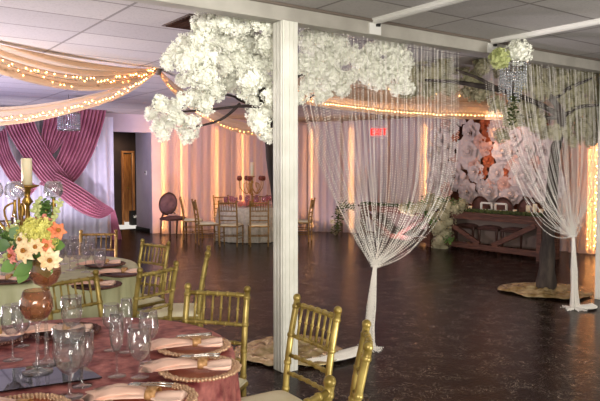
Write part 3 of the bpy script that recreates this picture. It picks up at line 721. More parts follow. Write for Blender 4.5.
# ------------------------------------------------------------ paper flower wall
FX = 10.72
pa = PX(440, 165, FX); pb = PX(545, 165, FX)
m = MB().box((FX + .1, (pa.y + pb.y) / 2, 1.35), (.05, abs(pa.y - pb.y), 2.5)); tag(m.build('flower_wall_board', M['board'], smooth=False), 'rosy board standing behind the giant paper flowers', 'backdrop board')
def paper_flower():
    root = empty('paper_flower', (0, 0, 0))     # faces -x, radius ~1
    for L, (n, r0, rad, tilt) in enumerate(((7, .25, .8, .25), (6, .15, .6, .7), (5, .08, .4, 1.1), (4, .03, .25, 1.35))):
        m = MB()
        for k in range(n):
            a0 = 2 * pi * k / n + L * .4
            def fn(u, v, a0=a0):
                w_ = (v - .5) * 2; sp = .55 * sin(pi * min(1, .18 + u * .72)) * rad; rr = r0 + u * rad * cos(tilt * (.4 + .6 * u)); h = u * rad * sin(tilt) * .8 + .1 * L * .5 - .3 * rad * max(0, u - .6) * 3 + .05 * rad * sin(w_ * 5 + a0 * 3) * u
                x = -(.06 + h * .8 + .1 * w_ * w_ * u + L * .05); ca, sa = cos(a0), sin(a0)
                return (x, ca * rr - sa * w_ * sp, sa * rr + ca * w_ * sp)
            m.grid(fn, 6, 6)
        m.build('petal_ring', M['paper'], root)
    MB().ball((-.45, 0, 0), .14, 10, 8).build('centre', M['paper'], root)
    return root
pf = paper_flower(); used = False
PFL = [(450, 130, 12), (472, 133, 14), (470, 152, 16), (449, 148, 11), (441, 166, 14), (455, 176, 15), (476, 172, 11), (505, 152, 13), (499, 173, 11), (516, 137, 15), (530, 150, 13), (535, 132, 13), (527, 176, 18), (548, 170, 14), (545, 150, 12), (497, 130, 11),
       (436, 184, 13), (468, 192, 12), (492, 192, 14), (512, 195, 12), (436, 138, 10), (460, 116, 10), (500, 116, 10), (520, 117, 10), (484, 189, 10), (432, 155, 10), (541, 190, 12), (556, 135, 11), (556, 186, 11)]
PFB = [(446, 124, 8), (464, 182, 8), (534, 164, 8), (522, 128, 8), (492, 184, 7), (474, 164, 7), (500, 142, 7), (458, 162, 9), (446, 190, 10), (505, 184, 8), (480, 142, 8), (540, 140, 8), (513, 165, 9), (488, 150, 9)]
PFR = [(485, 140, 8), (463, 146, 6), (489, 160, 7), (482, 172, 7), (455, 136, 6), (512, 178, 6), (466, 153, 6), (546, 132, 7), (523, 162, 6), (486, 126, 9), (493, 152, 5), (508, 172, 6), (456, 166, 5), (540, 134, 6), (515, 166, 5), (450, 176, 5)]
for lst, mm, lab, grp in ((PFL, None, 'giant white paper rose on the flower wall behind the head table', 'white paper flowers on the wall'), (PFB, 'blush', 'small blush paper rose tucked between white ones on the flower wall', 'blush paper flowers on the wall'), (PFR, 'rust', 'small copper orange paper flower on the flower wall', 'copper paper flowers on the wall')):
    for i, (x, y, r) in enumerate(lst):
        c = PX(x, y, FX - .03 - random.uniform(0, .06)); sc = r * c.length / F * 1.0
        o = dup(pf, c, 0, lab, grp, mats={'white_paper': M[mm]} if mm else None, sc=(sc * .8, sc * random.uniform(.9, 1.12), sc * random.uniform(.9, 1.12))); o['category'] = 'paper flower'
        o.rotation_euler = (random.uniform(0, 6), random.uniform(-.2, .2), random.uniform(-.25, .25))
for ch in list(pf.children): bpy.data.objects.remove(ch)
bpy.data.objects.remove(pf)
sl = PX(487, 119, FX - .4)
light('SPOT', 'orange_spot', (sl.x, sl.y, sl.z + .12), (FX, sl.y, sl.z - 1.4), 40, (1, .42, .12), .04, spot=70)
m = MB(); m.lathe([(.0, .12), (.05, .12), (.06, -.02), (.05, -.02), (.04, .1)], (sl.x, sl.y, sl.z + .14), 14)
sp_ = empty('spot_lamp', (sl.x, sl.y, CZ)); m.build('lamp_shade', M['vent'], sp_, True)
MB().ball((sl.x, sl.y, sl.z + .14), .035).build('lamp_bulb', emit('orange_bulb', '#ff9a3c', 30), sp_, True); MB().tube([(sl.x, sl.y, sl.z + .25), (sl.x, sl.y, CZ)], .01).build('stem', M['vent'], sp_, True)
tag(sp_, 'small glowing orange spot lamp above the giant paper flowers', 'spot lamp')

# ------------------------------------------------------------ head tables
def rustic(y0, y1, x0, label):
    o = empty('rustic_table', (x0 + .29, (y0 + y1) / 2, 0)); xm = x0 + .29; L = y1 - y0; W = .58
    MB().box((xm, (y0 + y1) / 2, .73), (W, L, .045)).build('tabletop', M['wood'], o, True, smooth=False, bev=.006)
    for y in (y0 + .12, y1 - .12):
        for x in (x0 + .06, x0 + W - .06): MB().box((x, y, .354), (.09, .09, .708)).build('leg', M['wood'], o, True, smooth=False)
    MB().box((x0 + .05, (y0 + y1) / 2, .66), (.04, L - .3, .09)).build('apron', M['wood'], o, True, smooth=False)
    MB().box((x0 + .05, (y0 + y1) / 2, .12), (.06, L - .3, .1)).build('stretcher', M['wood'], o, True, smooth=False)
    ym = (y0 + y1) / 2
    for a, b in (((y0 + .2, .6), (ym - .15, .17)), ((y1 - .2, .6), (ym + .15, .17))):
        MB().bar((x0 + .05, a[0], a[1]), (x0 + .05, b[0], b[1]), .05, .09).build('brace', M['wood'], o, True, smooth=False)
    MB().box((x0 + W - .1, ym, .38), (.03, L - .4, .5)).build('back_panel', M['panel'], o, True, smooth=False)
    return tag(o, label, 'table')
ty = 6.42; TX = 9.66
rustic(6.42, 8.9, TX, 'dark rustic wooden table with angled braces, right half of the head table')
rustic(8.93, 11.2, TX, 'dark rustic wooden table with angled braces, left half of the head table behind the beads')
def foliage(m, c, r, n, rnd, s=.03):
    for _ in range(n):
        p = c + Vector((rnd.gauss(0, r[0] * .5), rnd.gauss(0, r[1] * .5), rnd.gauss(0, r[2] * .5))); d = Vector((rnd.uniform(-1, 1), rnd.uniform(-1, 1), rnd.uniform(-1, 1))).normalized(); t = d.orthogonal().normalized() * s * .4; d = d * s
        k = len(m.v); m.v += [p - d, p + t, p + d, p - t]; m.f.append([k, k + 1, k + 2, k + 3])
rnd = random.Random(9)
m = MB(); core = smoothpts([(TX + .12, 6.45, .775), (TX + .1, 7.5, .78), (TX + .12, 8.5, .775), (TX + .1, 9.6, .78), (TX + .12, 11.1, .775)], 40)
gm = empty('greenery_garland', (TX + .12, 8.8, .76))
m.tube(core, .035, 8)
for p in core: foliage(m, p, (.09, .07, .035), 90, rnd, .028)
m.build('leaves', M['moss'], gm, True, smooth=False)
tag(gm, 'moss green garland running along the front edge of the head table', 'garland')
# cascade of white flowers on table at px 425-453
ca = empty('flower_cascade', tuple(PX(438, 210, TX + .02))); m = MB()
for (x, y, r) in [(430, 206, 8), (440, 203, 8), (450, 206, 7), (456, 208, 6), (420, 208, 7), (434, 216, 8), (444, 215, 8), (441, 226, 8), (446, 234, 7), (440, 240, 7), (444, 248, 6), (437, 229, 6), (412, 210, 6), (404, 208, 5), (449, 222, 6), (437, 246, 5), (462, 205, 5), (430, 198, 5)]:
    c = PX(x, y, TX - .06 + rnd.uniform(-.05, .1)); r_ = r * c.length / F; blob(m, c, r_, rnd); petals_clump(m, c, r_, 90, rnd, .024)
m.build('blossoms', M['petal_cream'], ca, True, smooth=False); m = MB()
for (x, y) in [(425, 202), (445, 200), (435, 222), (449, 240), (455, 203), (410, 206), (428, 214)]: foliage(m, PX(x, y, TX - .08), (.1, .15, .1), 50, rnd, .04)
m.build('leaves', M['leaf'], ca, True, smooth=False); tag(ca, 'cream flower cascade spilling over the front of the head table', 'flowers')
ga = empty('hanging_garland', tuple(PX(339, 206, TX))); m = MB(); m2 = MB()
q0 = smoothpts([PX(352, 207, TX + .1), PX(342, 206, TX - .04), PX(338, 218, TX - .06), PX(337, 232, TX - .06), PX(338, 246, TX - .06)], 16)
for p in q0: foliage(m, p, (.1, .12, .08), 34, rnd, .045)
for p in q0[3::3]: petals_clump(m2, p + Vector((-.08, rnd.uniform(-.1, .1), 0)), .05, 22, rnd, .022)
m.tube(q0, .012, 5)
m.build('leaves', M['moss'], ga, True, smooth=False); m2.build('blossoms', M['petal_cream'], ga, True, smooth=False)
tag(ga, 'leafy garland hanging down at the left end of the head table', 'garland')
# louis chairs behind the head table and by the wall
def louis():
    o = empty('oval_back_chair', (0, 0, 0))
    m = MB(); m.box((0, 0, .43), (.48, .46, .05)); m.build('seat_frame', M['brown_chair'], o, smooth=False, bev=.012)
    m = MB(); m.grid(lambda u, v: ((u - .5) * .46, (v - .5) * .44, .455 + .05 * (sin(pi * u) * sin(pi * v)) ** .4), 12, 12); m.build('seat', M['upholstery'], o)
    c = Vector((0, -.27, .76)); tl = Matrix.Rotation(R(-8), 3, 'X')
    ov = lambda a, k=1: c + tl @ Vector((.215 * k * cos(a), 0, .25 * k * sin(a)))
    MB().tube([ov(2 * pi * k / 28) for k in range(29)], .02, 8).build('back_frame', M['brown_chair'], o)
    m = MB(); m.grid(lambda u, v: ov(2 * pi * u, v) + Vector((0, .015 * (1 - v * v), 0)), 28, 5); m.grid(lambda u, v: ov(-2 * pi * u, v) + Vector((0, -.015 * (1 - v * v), 0)), 28, 5); m.build('backrest', M['upholstery'], o)
    for s in (-1, 1):
        MB().tube([(s * .21, .2, .42), (s * .2, .2, .38), (s * .2, .21, 0)], [.028, .025, .014], 8).build('leg', M['brown_chair'], o)
        MB().tube([(s * .13, -.245, .56), (s * .19, -.22, .44), (s * .2, -.22, .38), (s * .2, -.26, 0)], [.018, .024, .022, .014], 8).build('leg', M['brown_chair'], o)
    return tag(o, 'brown oval backed chair standing against the glowing drapes', 'chair')
lc = louis(); lp = G(174, 238); lc.location = lp; _f = wc(.62, -.78); lc.rotation_euler = (0, 0, math.atan2(_f[1], _f[0]) - pi / 2)
for px, nm in ((472, 'left one beside the flower cascade'), (495, 'middle one behind the white letters'), (519, 'right one beside the candles')):
    p = PX(px, 215, TX + .54); dup(lc, (p.x, p.y, 0), pi / 2 - 0, 'brown oval backed chair behind the head table, ' + nm)
nb = G(170, 219, .52)
m = MB().box((lp.x, lp.y, .525), (.2, .14, .03), .3); tag(m.build('folded_cloth', M['napkin'], bev=.01, smooth=False), 'small folded pink cloth on the seat of the oval backed chair', 'cloth')
# small things on the head table
m = MB(); zf = .805
sg = empty('table_sign', (TX + .2, PX(493, 204, TX + .2).y, .755)); yc = sg.location.y
for s in (-1, 1):
    y_ = yc + s * .16
    for a, b in (((y_ - .12, .80), (y_ + .12, .80)), ((y_ - .12, .93), (y_ + .12, .93)), ((y_ - .12, .80), (y_ - .12, .93)), ((y_ + .12, .80), (y_ + .12, .93))): m.bar((TX + .22, a[0], a[1]), (TX + .22, b[0], b[1]), .03, .03)
m.box((TX + .22, yc, .775), (.08, .5, .03)); m.build('sign_body', M['white'], sg, True, smooth=False); tag(sg, 'small white table sign of two joined open frames on the head table', 'table sign')
for i, (px, h) in enumerate(((528, .17), (535, .2), (541, .12), (470, .1), (515, .08), (462, .12))):
    p = PX(px, 208, TX + .3); m = MB(); m.lathe([(0, 0), (.035, 0), (.037, h), (.03, h), (.0, h - .01)], (p.x, p.y, .7525), 14)
    o = m.build('pillar_candle', M['wax']); tag(o, ['ivory candle at the right end of the head table, left of a pair', 'tallest ivory candle at the right end of the head table', 'short ivory candle last at the right end of the head table', 'ivory candle beside the leftmost oval chair on the head table', 'tiny ivory candle between the sign and the candle pair', 'ivory candle near the flower cascade on the head table'][i], 'candle')

# ------------------------------------------------------------ chiavari chair
def chiavari():
    o = empty('chiavari_chair', (0, 0, 0)); g = M['gold']
    def post(s): return [(s * .175, -.2, 0), (s * .18, -.205, .25), (s * .18, -.2, .45), (s * .18, -.225, .68), (s * .18, -.27, .905)]
    def knob(m, p, r=.0215, h=.012):
        p = Vector(p); m.lathe([(r * .75, -h), (r, -h * .6), (r, h * .6), (r * .75, h)], p, 10)
    for s in (-1, 1):
        q = smoothpts(post(s), 20); m = MB(); m.tube(q, [.0135 + .0035 * min(1, k / 8) for k in range(21)], 10)
        for k in (2, 6, 10, 13, 16, 19): knob(m, q[k], .0205 if k > 6 else .018)
        m.ball(q[-1] + Vector((0, 0, .014)), .021, 10, 8); m.build('back_post', g, o)
        q = smoothpts([(s * .2, .2, .415), (s * .2, .2, .25), (s * .195, .21, 0)], 10); m = MB(); m.tube(q, [.018 - .0005 * k for k in range(11)], 10)
        for k in (2, 5, 8): knob(m, q[k], .021)
        m.build('leg', g, o)
        for z in (.16, .27):
            m = MB(); m.tube([(s * .178, -.2, z), (s * .197, .2, z)], .009, 8); m.build('stretcher', g, o)
    for y, z in ((.2, .2), (-.203, .22)):
        m = MB(); m.tube([(-.195 if y > 0 else -.178, y, z), (.195 if y > 0 else .178, y, z)], .009, 8); knob(m, (0, y, z), .012); m.build('stretcher', g, o)
    def rail(z, y, r):
        m = MB(); pts = [(.18 * (k / 6 * 2 - 1), y - .012 * sin(pi * k / 6), z) for k in range(7)]; m.tube(pts, r, 8)
        for k in (1, 2, 3, 4, 5):
            c = Vector(pts[k]); m.tube([c + Vector((-.006, 0, 0)), c + Vector((.006, 0, 0))], r * 1.3, 8)
        return m
    def yz(z): return -.2 - .07 * max(0, (z - .45) / .455) ** 1.4
    rail(.885, yz(.885), .0125).build('top_rail', g, o)
    for z in (.725, .625, .535): rail(z, yz(z), .0105).build('cross_rail', g, o)
    for k in range(6):
        x = -.18 + .36 * (k + 1) / 7; m = MB(); b_ = -.012 * sin(pi * (k + 1) / 7)
        m.tube([(x, yz(.885) + b_, .885), (x, yz(.8) + b_, .8), (x, yz(.725) + b_, .725)], .007, 6); m.ball((x, yz(.805) + b_, .805), .0105, 8, 6); m.build('spindle', g, o)
    m = MB(); m.box((0, 0, .41), (.42, .42, .032)); m.build('seat_frame', g, o, smooth=False, bev=.012)
    def cu(u, v):
        e = (1 - abs(2 * u - 1) ** 6) * (1 - abs(2 * v - 1) ** 6); return ((u - .5) * .41, (v - .5) * .4, .426 + .036 * e ** .5)
    m = MB(); m.grid(cu, 16, 16); m.box((0, 0, .43), (.4, .39, .012)); m.build('cushion', M['cushion'], o)
    return tag(o, 'x', 'chair')
proto = chiavari(); chair_used = [False]
def put_chair(loc, rz, label, mats=None):
    if not chair_used[0] and not mats:
        chair_used[0] = True; proto.location = (loc[0], loc[1], 0); proto.rotation_euler = (0, 0, rz); proto['label'] = label; return proto
    return dup(proto, (loc[0], loc[1], 0), rz, label, mats=mats)
def chair_top(p1, p2, toward, label, mats=None, dz=0):
    # both finials (left, right in the photograph); seat faces the given table centre
    a = G(*p1, .915 + dz); b = G(*p2, .915 + dz); c = (a + b) / 2; d = (b - a); n = Vector((-d.y, d.x, 0)).normalized()
    if n.dot(Vector(toward) - c) < 0: n = -n
    rz = math.atan2(n.y, n.x) - pi / 2
    return put_chair(c + n * .27, rz, label, mats)
T1 = Vector(wc(-1.08, 2.92)).to_3d(); T2 = Vector(wc(-2.22, 5.5)).to_3d(); T3 = Vector(wc(-1.06, 14.3)).to_3d()
# front chairs
chair_top((189, 287), (246, 290), T1, 'gold chiavari chair facing the camera behind the rose clothed table')
chair_top((296, 298), (339, 311.5), T1, 'gold chiavari chair standing right in front of the white column base')
chair_top((366.5, 325), (368, 348), T1, 'gold chiavari chair seen edge on at the lower right of the tables')
chair_top((255, 415), (327, 384), T1, 'gold chiavari chair at the bottom edge, only its top corner in view')
gg = dict()
chair_top((45, 281), (96, 273), T1, 'gold chiavari chair between the two near tables behind the bouquet')
chair_top((142, 241), (169, 244), T2, 'gold chiavari chair beyond the sage clothed table, farther of two overlapping backs')
chair_top((140, 271), (176, 264), T2, 'gold chiavari chair seen from behind, nearer of two overlapping backs')
hcx = G(200, 249, .97); put_chair(Vector(wc(-1.02, 5.25)) , -TH + pi / 2 + R(6), 'gold chiavari chair seen edge on behind the chair facing the camera')
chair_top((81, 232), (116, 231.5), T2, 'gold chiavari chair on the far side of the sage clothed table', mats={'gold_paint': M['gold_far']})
chair_top((-14, 219), (11, 219), Vector(wc(-4.4, 7.0)).to_3d(), 'dark chiavari chair at the left edge beyond the sage table', mats={'gold_paint': M['brown_chair']})
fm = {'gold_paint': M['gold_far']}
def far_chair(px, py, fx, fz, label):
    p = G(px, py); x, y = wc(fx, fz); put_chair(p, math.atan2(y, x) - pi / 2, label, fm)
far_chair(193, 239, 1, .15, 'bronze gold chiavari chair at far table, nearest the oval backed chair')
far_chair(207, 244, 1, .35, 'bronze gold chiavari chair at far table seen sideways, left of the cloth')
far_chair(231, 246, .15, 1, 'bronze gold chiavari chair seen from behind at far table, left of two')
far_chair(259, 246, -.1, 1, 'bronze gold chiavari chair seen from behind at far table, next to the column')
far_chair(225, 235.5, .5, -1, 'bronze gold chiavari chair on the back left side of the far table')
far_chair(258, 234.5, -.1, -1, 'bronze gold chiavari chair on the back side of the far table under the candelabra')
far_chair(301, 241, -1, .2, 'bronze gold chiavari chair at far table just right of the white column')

# ------------------------------------------------------------ tables and cloths
def round_table(c, r, cloth, tl, cl_, seed, nfold=26, amp=.05):
    t = empty('round_table', (c.x, c.y, 0)); MB().lathe([(0, .70), (r, .70), (r, .728), (0, .728)], (c.x, c.y, 0), 48).build('tabletop', M['wood'], t, True)
    for k in range(4):
        a = pi / 4 + k * pi / 2; MB().tube([(c.x + r * .6 * cos(a), c.y + r * .6 * sin(a), .7), (c.x + r * .66 * cos(a), c.y + r * .66 * sin(a), 0)], .016, 8).build('leg', M['vent'], t, True)
    tag(t, tl, 'table')
    rnd = random.Random(seed); p1 = rnd.uniform(0, 6); p2 = rnd.uniform(0, 6)
    prof = [(.0, .742), (.3, .742), (.6, .742), (.85, .742), (.96, .742), (1.0, .741), (1.012, .733), (1.02, .715), (1.022, .69)] + [(1.025 + .0, .69 - .675 * k / 14) for k in range(1, 15)]
    m = MB(); n = 240
    for (q, z) in prof:
        d = max(0, (.70 - z) / .68)
        for j in range(n):
            a = 2 * pi * j / n; f = sin(nfold * a + 1.2 * sin(3 * a + p1)) * .6 + .4 * sin(nfold * 1.7 * a + p2)
            rr = q * r + amp * (d ** .7) * (f + .35) + .02 * d; zz = z + (.0035 * sin(7 * a + q * 9) * (1 if q < .95 else 0) if q > .1 else 0)
            m.v.append(Vector((c.x + rr * cos(a), c.y + rr * sin(a), zz)))
    for i in range(len(prof) - 1):
        for j in range(n): m.f.append([i * n + j, i * n + (j + 1) % n, (i + 1) * n + (j + 1) % n, (i + 1) * n + j])
    tag(m.build('tablecloth', cloth), cl_, 'tablecloth')
TOP = .747
round_table(T1, .765, M['velvet'], 'round banquet table hidden under the dusty rose velvet cloth', 'crushed dusty rose velvet tablecloth on the nearest round table', 1, 30, .035)
round_table(T2, .80, M['sage'], 'round banquet table hidden under the pale sage cloth', 'pale sage satin tablecloth with vertical folds on the second table', 2, 34, .03)
round_table(T3, .74, M['champagne'], 'round banquet table hidden under the champagne cloth far back', 'champagne tablecloth on the far round table by the draped wall', 3, 22, .05)
# mirror plate on table 1
mc = [G(77, 361, .755), G(102, 377, .755), G(0, 391, .755), G(-14, 371, .755)]
m = MB(); m.v = [Vector((p.x, p.y, TOP + .002)) for p in mc] + [Vector((p.x, p.y, TOP + .008)) for p in mc]; m.f = [[3, 2, 1, 0], [4, 5, 6, 7], [0, 1, 5, 4], [1, 2, 6, 5], [2, 3, 7, 6], [3, 0, 4, 7]]
tag(m.build('mirror_plate', M['mirror'], smooth=False), 'square dark mirror plate lying at the centre of the rose table', 'mirror')

# ------------------------------------------------------------ tableware
def charger(scale=1, bronze=False):
    o = empty('charger_plate', (0, 0, 0)); R0 = .165
    wob = lambda q, r, z: 1 + (.022 * sin(20 * q) if r > .13 else 0)
    MB().lathe([(0, .006), (.105, .006), (.115, .012), (.15, .018), (R0, .02), (R0, .016), (.11, 0), (0, 0)], (0, 0, 0), 96, wob).build('plate', M['bronze' if bronze else 'copper'], o)
    m = MB()
    for ring, n, br in ((.163, 70, .0082), (.150, 64, .0074), (.137, 58, .006)):
        for k in range(n):
            a = 2 * pi * k / n; rr = ring * (1 + .022 * sin(20 * a)); m.ball((rr * cos(a), rr * sin(a), .0215 if ring > .15 else .019), br, 6, 4)
    m.build('beaded_rim', M['bronze' if bronze else 'beadgold'], o)
    return o
def napkin_mesh():
    o = empty('napkin', (0, 0, 0)); m = MB(); n = 36; K = 34
    for i in range(K + 1):
        t = i / K; x = -.215 + t * .345
        e = abs(t - .66)
        w_ = (.026 + (.046 * min(1, e / .5) ** .7 if t < .66 else .03 * min(1, e / .12) ** .6)) * (1 if t < .985 else .7)
        h = .010 + .003 * min(1, e * 4) - (.010 * max(0, .2 - t) * 5)
        h = max(h, .006); xs = 0
        for j in range(n):
            a = 2 * pi * j / n; rip = 1 + .24 * sin(5 * a + t * 9) * min(1, e * 6)
            yo = w_ * cos(a) * rip; z = max(.0, h + h * sin(a) * (1 + .45 * sin(4 * a + t * 3) * min(1, e * 5)))
            m.v.append(Vector((x + .03 * sin(a * 3) * (1 - min(1, t * 8)), yo + .02 * sin(t * 5), z)))
    for i in range(K):
        for j in range(n): m.f.append([i * n + j, i * n + (j + 1) % n, (i + 1) * n + (j + 1) % n, (i + 1) * n + j])
    m.f.append(list(range(n))[::-1]); m.f.append([K * n + j for j in range(n)])
    m.build('folded_cloth', M['napkin'], o)
    m = MB(); c = Vector((.0127, .0, .018)); m.grid(lambda u, v: (c.x + (v - .5) * .04, c.y + .02 * sin(.66 * 5) + .036 * cos(2 * pi * u), c.z + .0225 * sin(2 * pi * u)), 24, 3); m.build('napkin_ring', M['burlap'], o, solid=.002)
    return o
def fork_mesh(kind):
    o = empty(kind, (0, 0, 0)); m = MB()
    m.tube([(-.1, 0, 0), (-.03, 0, .003), (.03, 0, .001), (.05, 0, 0)], [.005, .003, .0025, .004], 6)
    if kind == 'fork':
        m.box((.06, 0, 0), (.02, .022, .003))
        for k in range(4): m.box((.085, -.009 + k * .006, .001), (.036, .003, .002))
    else: m.ball((.075, 0, 0), .022, 10, 6, (1.3, .75, .15))
    m.build('handle_and_head', M['silver'], o); return o
chp = charger(); chb = charger(bronze=True); nap = napkin_mesh(); fk_ = fork_mesh('fork'); spn = fork_mesh('spoon')
protos = [chp, chb, nap, fk_, spn]
def setting(px, py, rz, name, bronze=False, dx=0, cut=True, T=T1, order=''):
    p = G(px, py, TOP + .02); p.z = TOP; z = -TH + rz
    o = dup(chb if bronze else chp, p, z, ('dark bronze' if bronze else 'copper') + ' charger plate with beaded rim, ' + name); o['category'] = 'charger plate'
    q = p + Vector((*wc(dx, 0), .024)); q.z = TOP + .024
    o = dup(nap, q, z, 'peach napkin folded through a gold ring, ' + name); o['category'] = 'napkin'
    if cut:
        q2 = q + Vector((*wc(-.03, .015), .046)); 
        for pr, k in ((fk_, 0), (spn, 1)):
            q3 = q + Vector((*wc(-.0, .004 + k * .022), 0)); q3.z = TOP + .068 + .0
            o = dup(pr, q3, z + pi + .1 * k, sc=.8, label='silver %s lying on the peach napkin, ' % ('fork', 'spoon')[k] + name); o['category'] = ('fork', 'spoon')[k]
setting(200, 368, R(4), 'nearest the right edge of the rose table')
setting(194, 346, R(10), 'in front of the chair facing the camera')
setting(150, 399, R(-8), 'at the bottom edge of the picture')
setting(66, 331, R(5), 'behind goblets on the far side of rose table', True, cut=False)
setting(-6, 337, R(30), 'cut by the left edge of the rose table', True, cut=False)
setting(20, 412, R(-4), 'at the bottom left corner before the mirror', cut=False)
setting(123, 273, R(6), 'on the right side of the sage table', True, cut=False, T=T2)
setting(97, 285, R(-6), 'on the near side of the sage table', True, cut=False, T=T2)
setting(105, 264, R(16), 'on the far right side of the sage table', True, cut=False, T=T2)
setting(8, 280, R(4), 'at the left edge of the sage table', True, cut=False, T=T2)
for pr in protos:
    for ch in list(pr.children): bpy.data.objects.remove(ch)
    bpy.data.objects.remove(pr)

def glassware(kind, scale=1, material='glass'):
    o = empty(kind, (0, 0, 0)); m_ = M[material]
    if kind == 'champagne_flute': bowl = [(.004, .085), (.012, .095), (.022, .12), (.027, .16), (.026, .2), (.023, .235)]
    elif kind == 'water_goblet': bowl = [(.006, .06), (.02, .068), (.036, .09), (.042, .12), (.040, .15), (.041, .185)]
    else: bowl = [(.005, .085), (.02, .093), (.035, .115), (.038, .14), (.034, .175), (.032, .195)]
    inner = [(r - .0018, z + .002) for r, z in reversed(bowl)]
    inner[-1] = (.0, bowl[0][1] + .006)
    m = MB(); wob = (lambda q, r, z: 1 + .02 * sin(8 * q)) if kind == 'water_goblet' else None
    m.lathe(bowl + inner, n=24, wob=wob); m.build('bowl', m_, o)
    m = MB(); zt = bowl[0][1]; m.lathe([(.004, zt + .002), (.0035, zt * .6), (.006 if kind == 'water_goblet' else .0035, zt * .5), (.004, .012), (.01, .005), (.034, .002), (.034, 0), (0, 0)], n=20); m.build('stem', m_, o)
    return o
gp = {k: glassware(k) for k in ('champagne_flute', 'water_goblet', 'wine_glass')}
def glass(kind, px, py, sc, label, top=TOP, group=None, mats=None, cat=None):
    p = G(px, py, top + .003); o = dup(gp[kind], p, random.uniform(0, 3), label, group, mats=mats, sc=sc); o['category'] = cat or kind.replace('_', ' ')
glass('water_goblet', 70, 397, 1.42, 'big faceted water goblet nearest the camera in front of the mirror plate')
glass('water_goblet', 82, 386, 1.15, 'faceted water goblet standing just behind the biggest goblet')
glass('champagne_flute', 117, 376, 1.1, 'slim champagne flute standing right of the biggest goblet')
glass('water_goblet', 140, 377, 1.12, 'water goblet left of the nearest copper charger')
glass('wine_glass', 149, 362, 1.15, 'wine glass close behind the goblet beside the copper chargers')
glass('champagne_flute', 127, 352, 1.05, 'champagne flute behind the wine glass at the far side of the rose table')
glass('wine_glass', 112, 350, 1.1, 'wine glass left of the rear champagne flute on the rose table')
glass('wine_glass', 13, 360, 1.25, 'wine glass at the left edge of the rose table behind the mirror')
glass('water_goblet', 22, 346, 1.1, 'water goblet behind the left edge wine glass on the rose table')
glass('water_goblet', 72, 342, 1.2, 'water goblet before the dark bronze charger behind the mirror')
V = {'clear_glass': M['violetglass']}
for i, (px, py, k) in enumerate([(70, 270, 'wine_glass'), (78, 268, 'water_goblet'), (86, 272, 'wine_glass'), (93, 268, 'champagne_flute'), (64, 264, 'water_goblet'), (100, 276, 'water_goblet'), (88, 262, 'water_goblet'), (74, 261, 'wine_glass'), (8, 268, 'wine_glass'), (60, 273, 'wine_glass'), (2, 276, 'water_goblet'), (16, 262, 'water_goblet')]):
    kk = {'wine_glass': 'wine glass', 'water_goblet': 'water goblet', 'champagne_flute': 'champagne flute'}[k]
    glass(k, px, py, 1.15, 'violet tinted %s among the glasses on the sage table' % kk, group='violet tinted glasses on the sage table' if kk != 'champagne flute' else None, mats=V, cat=kk)
pk = {'clear_glass': M['pinkglass']}
for i in range(16):
    a = i / 16 * 2 * pi; r = .48 + .1 * (i % 2); k = ('wine_glass', 'water_goblet')[i % 2]
    o = dup(gp[k], (T3.x + r * cos(a), T3.y + r * sin(a), TOP), 0, 'pinkish %s among the place settings on the far round table' % k.replace('_', ' '), 'pinkish glasses on the far table', mats=pk, sc=1.1); o['category'] = k.replace('_', ' ')
for pr in gp.values():
    for ch in list(pr.children): bpy.data.objects.remove(ch)
    bpy.data.objects.remove(pr)

# tall stemmed vases
def tall_vase(p, zb, h, r, label):
    o = empty('stemmed_vase', (p.x, p.y, p.z)); 
    m = MB(); m.lathe([(0, 0), (.06, 0), (.058, .006), (.02, .014), (.009, .03), (.007, zb * .5), (.009, zb - .02), (.02, zb), (.0, zb + .003)], (p.x, p.y, p.z), 24); m.build('stem', M['glass'], o, True)
    m = MB(); out = [(.012, zb), (r * .7, zb + h * .15), (r, zb + h * .45), (r * .95, zb + h * .7), (r * .78, zb + h)]; m.lathe(out + [(a - .003, b + .002) for a, b in reversed(out[1:])] + [(0, zb + .008)], (p.x, p.y, p.z), 28); m.build('bowl', M['copperglass'], o, True)
    return tag(o, label, 'vase')
va = G(38, 372, TOP + .008); va.z = TOP + .0082; vb = G(47, 363, TOP + .008); vb.z = TOP + .0082
tall_vase(va, .21, .13, .066, 'lower copper tinted glass bowl on a tall clear stem on the mirror plate')
tall_vase(vb, .33, .13, .066, 'taller copper tinted glass bowl on a stem carrying the bouquet')
# ------------------------------------------------------------ bouquet
BZ = (vb.xy - Vector((0, 0))).length; zc_b = (-vb.x * -sin(TH) + 0) # unused depth helper
depth_b = vb.x * sin(TH) + vb.y * cos(TH)
bq = empty('flower_bouquet', (vb.x, vb.y, vb.z + .42))
def flower(c, face, r, n, mname, wide=.30, cup=.35, lab=None):
    face = Vector(face).normalized(); t = face.orthogonal().normalized(); b = face.cross(t); m = MB()
    for ringi, (rs, ph, cp) in enumerate(((1, 0, cup), (.72, .5, cup + .3))):
        for k in range(n):
            a = 2 * pi * (k + ph) / n; rad = t * cos(a) + b * sin(a); tan = face.cross(rad)
            def fn(u, v):
                w_ = (v - .5) * 2; s = wide * r * rs * sin(pi * min(1, .08 + .9 * u)) ** .8
                hgt = cp * r * rs * (u - .9 * u * u * u * .6) + .12 * r * w_ * w_ * u + .09 * r * sin(11 * u + w_ * 5 + k * 2) - .25 * r * u ** 3
                return c + rad * (r * rs * u) + tan * (w_ * s) + face * hgt
            m.grid(fn, 7, 5)
    o = bl_ = m.build('blossom', M[mname], bq, True)
    if lab: o['label'] = lab
    m = MB()
    for k in range(10):
        a = k * 2.4; p = c + (t * cos(a) + b * sin(a)) * r * .12; m.tube([c, p + face * r * .45], .0018, 4); m.ball(p + face * r * .45, .005, 5, 4)
    m.build('stamens', M['deep'], bq, True).parent = bl_
tocam = -Vector((*wc(0, 1), 0)); rgt = Vector((*wc(1, 0), 0)); up = Vector((0, 0, 1))
def fp(px, py, dz=0): return P(px, py, depth_b + dz)
flower(fp(26, 251, -.10), tocam - rgt * .2 + up * .2, .052, 8, 'peach', lab='peach open blossom with golden centre')
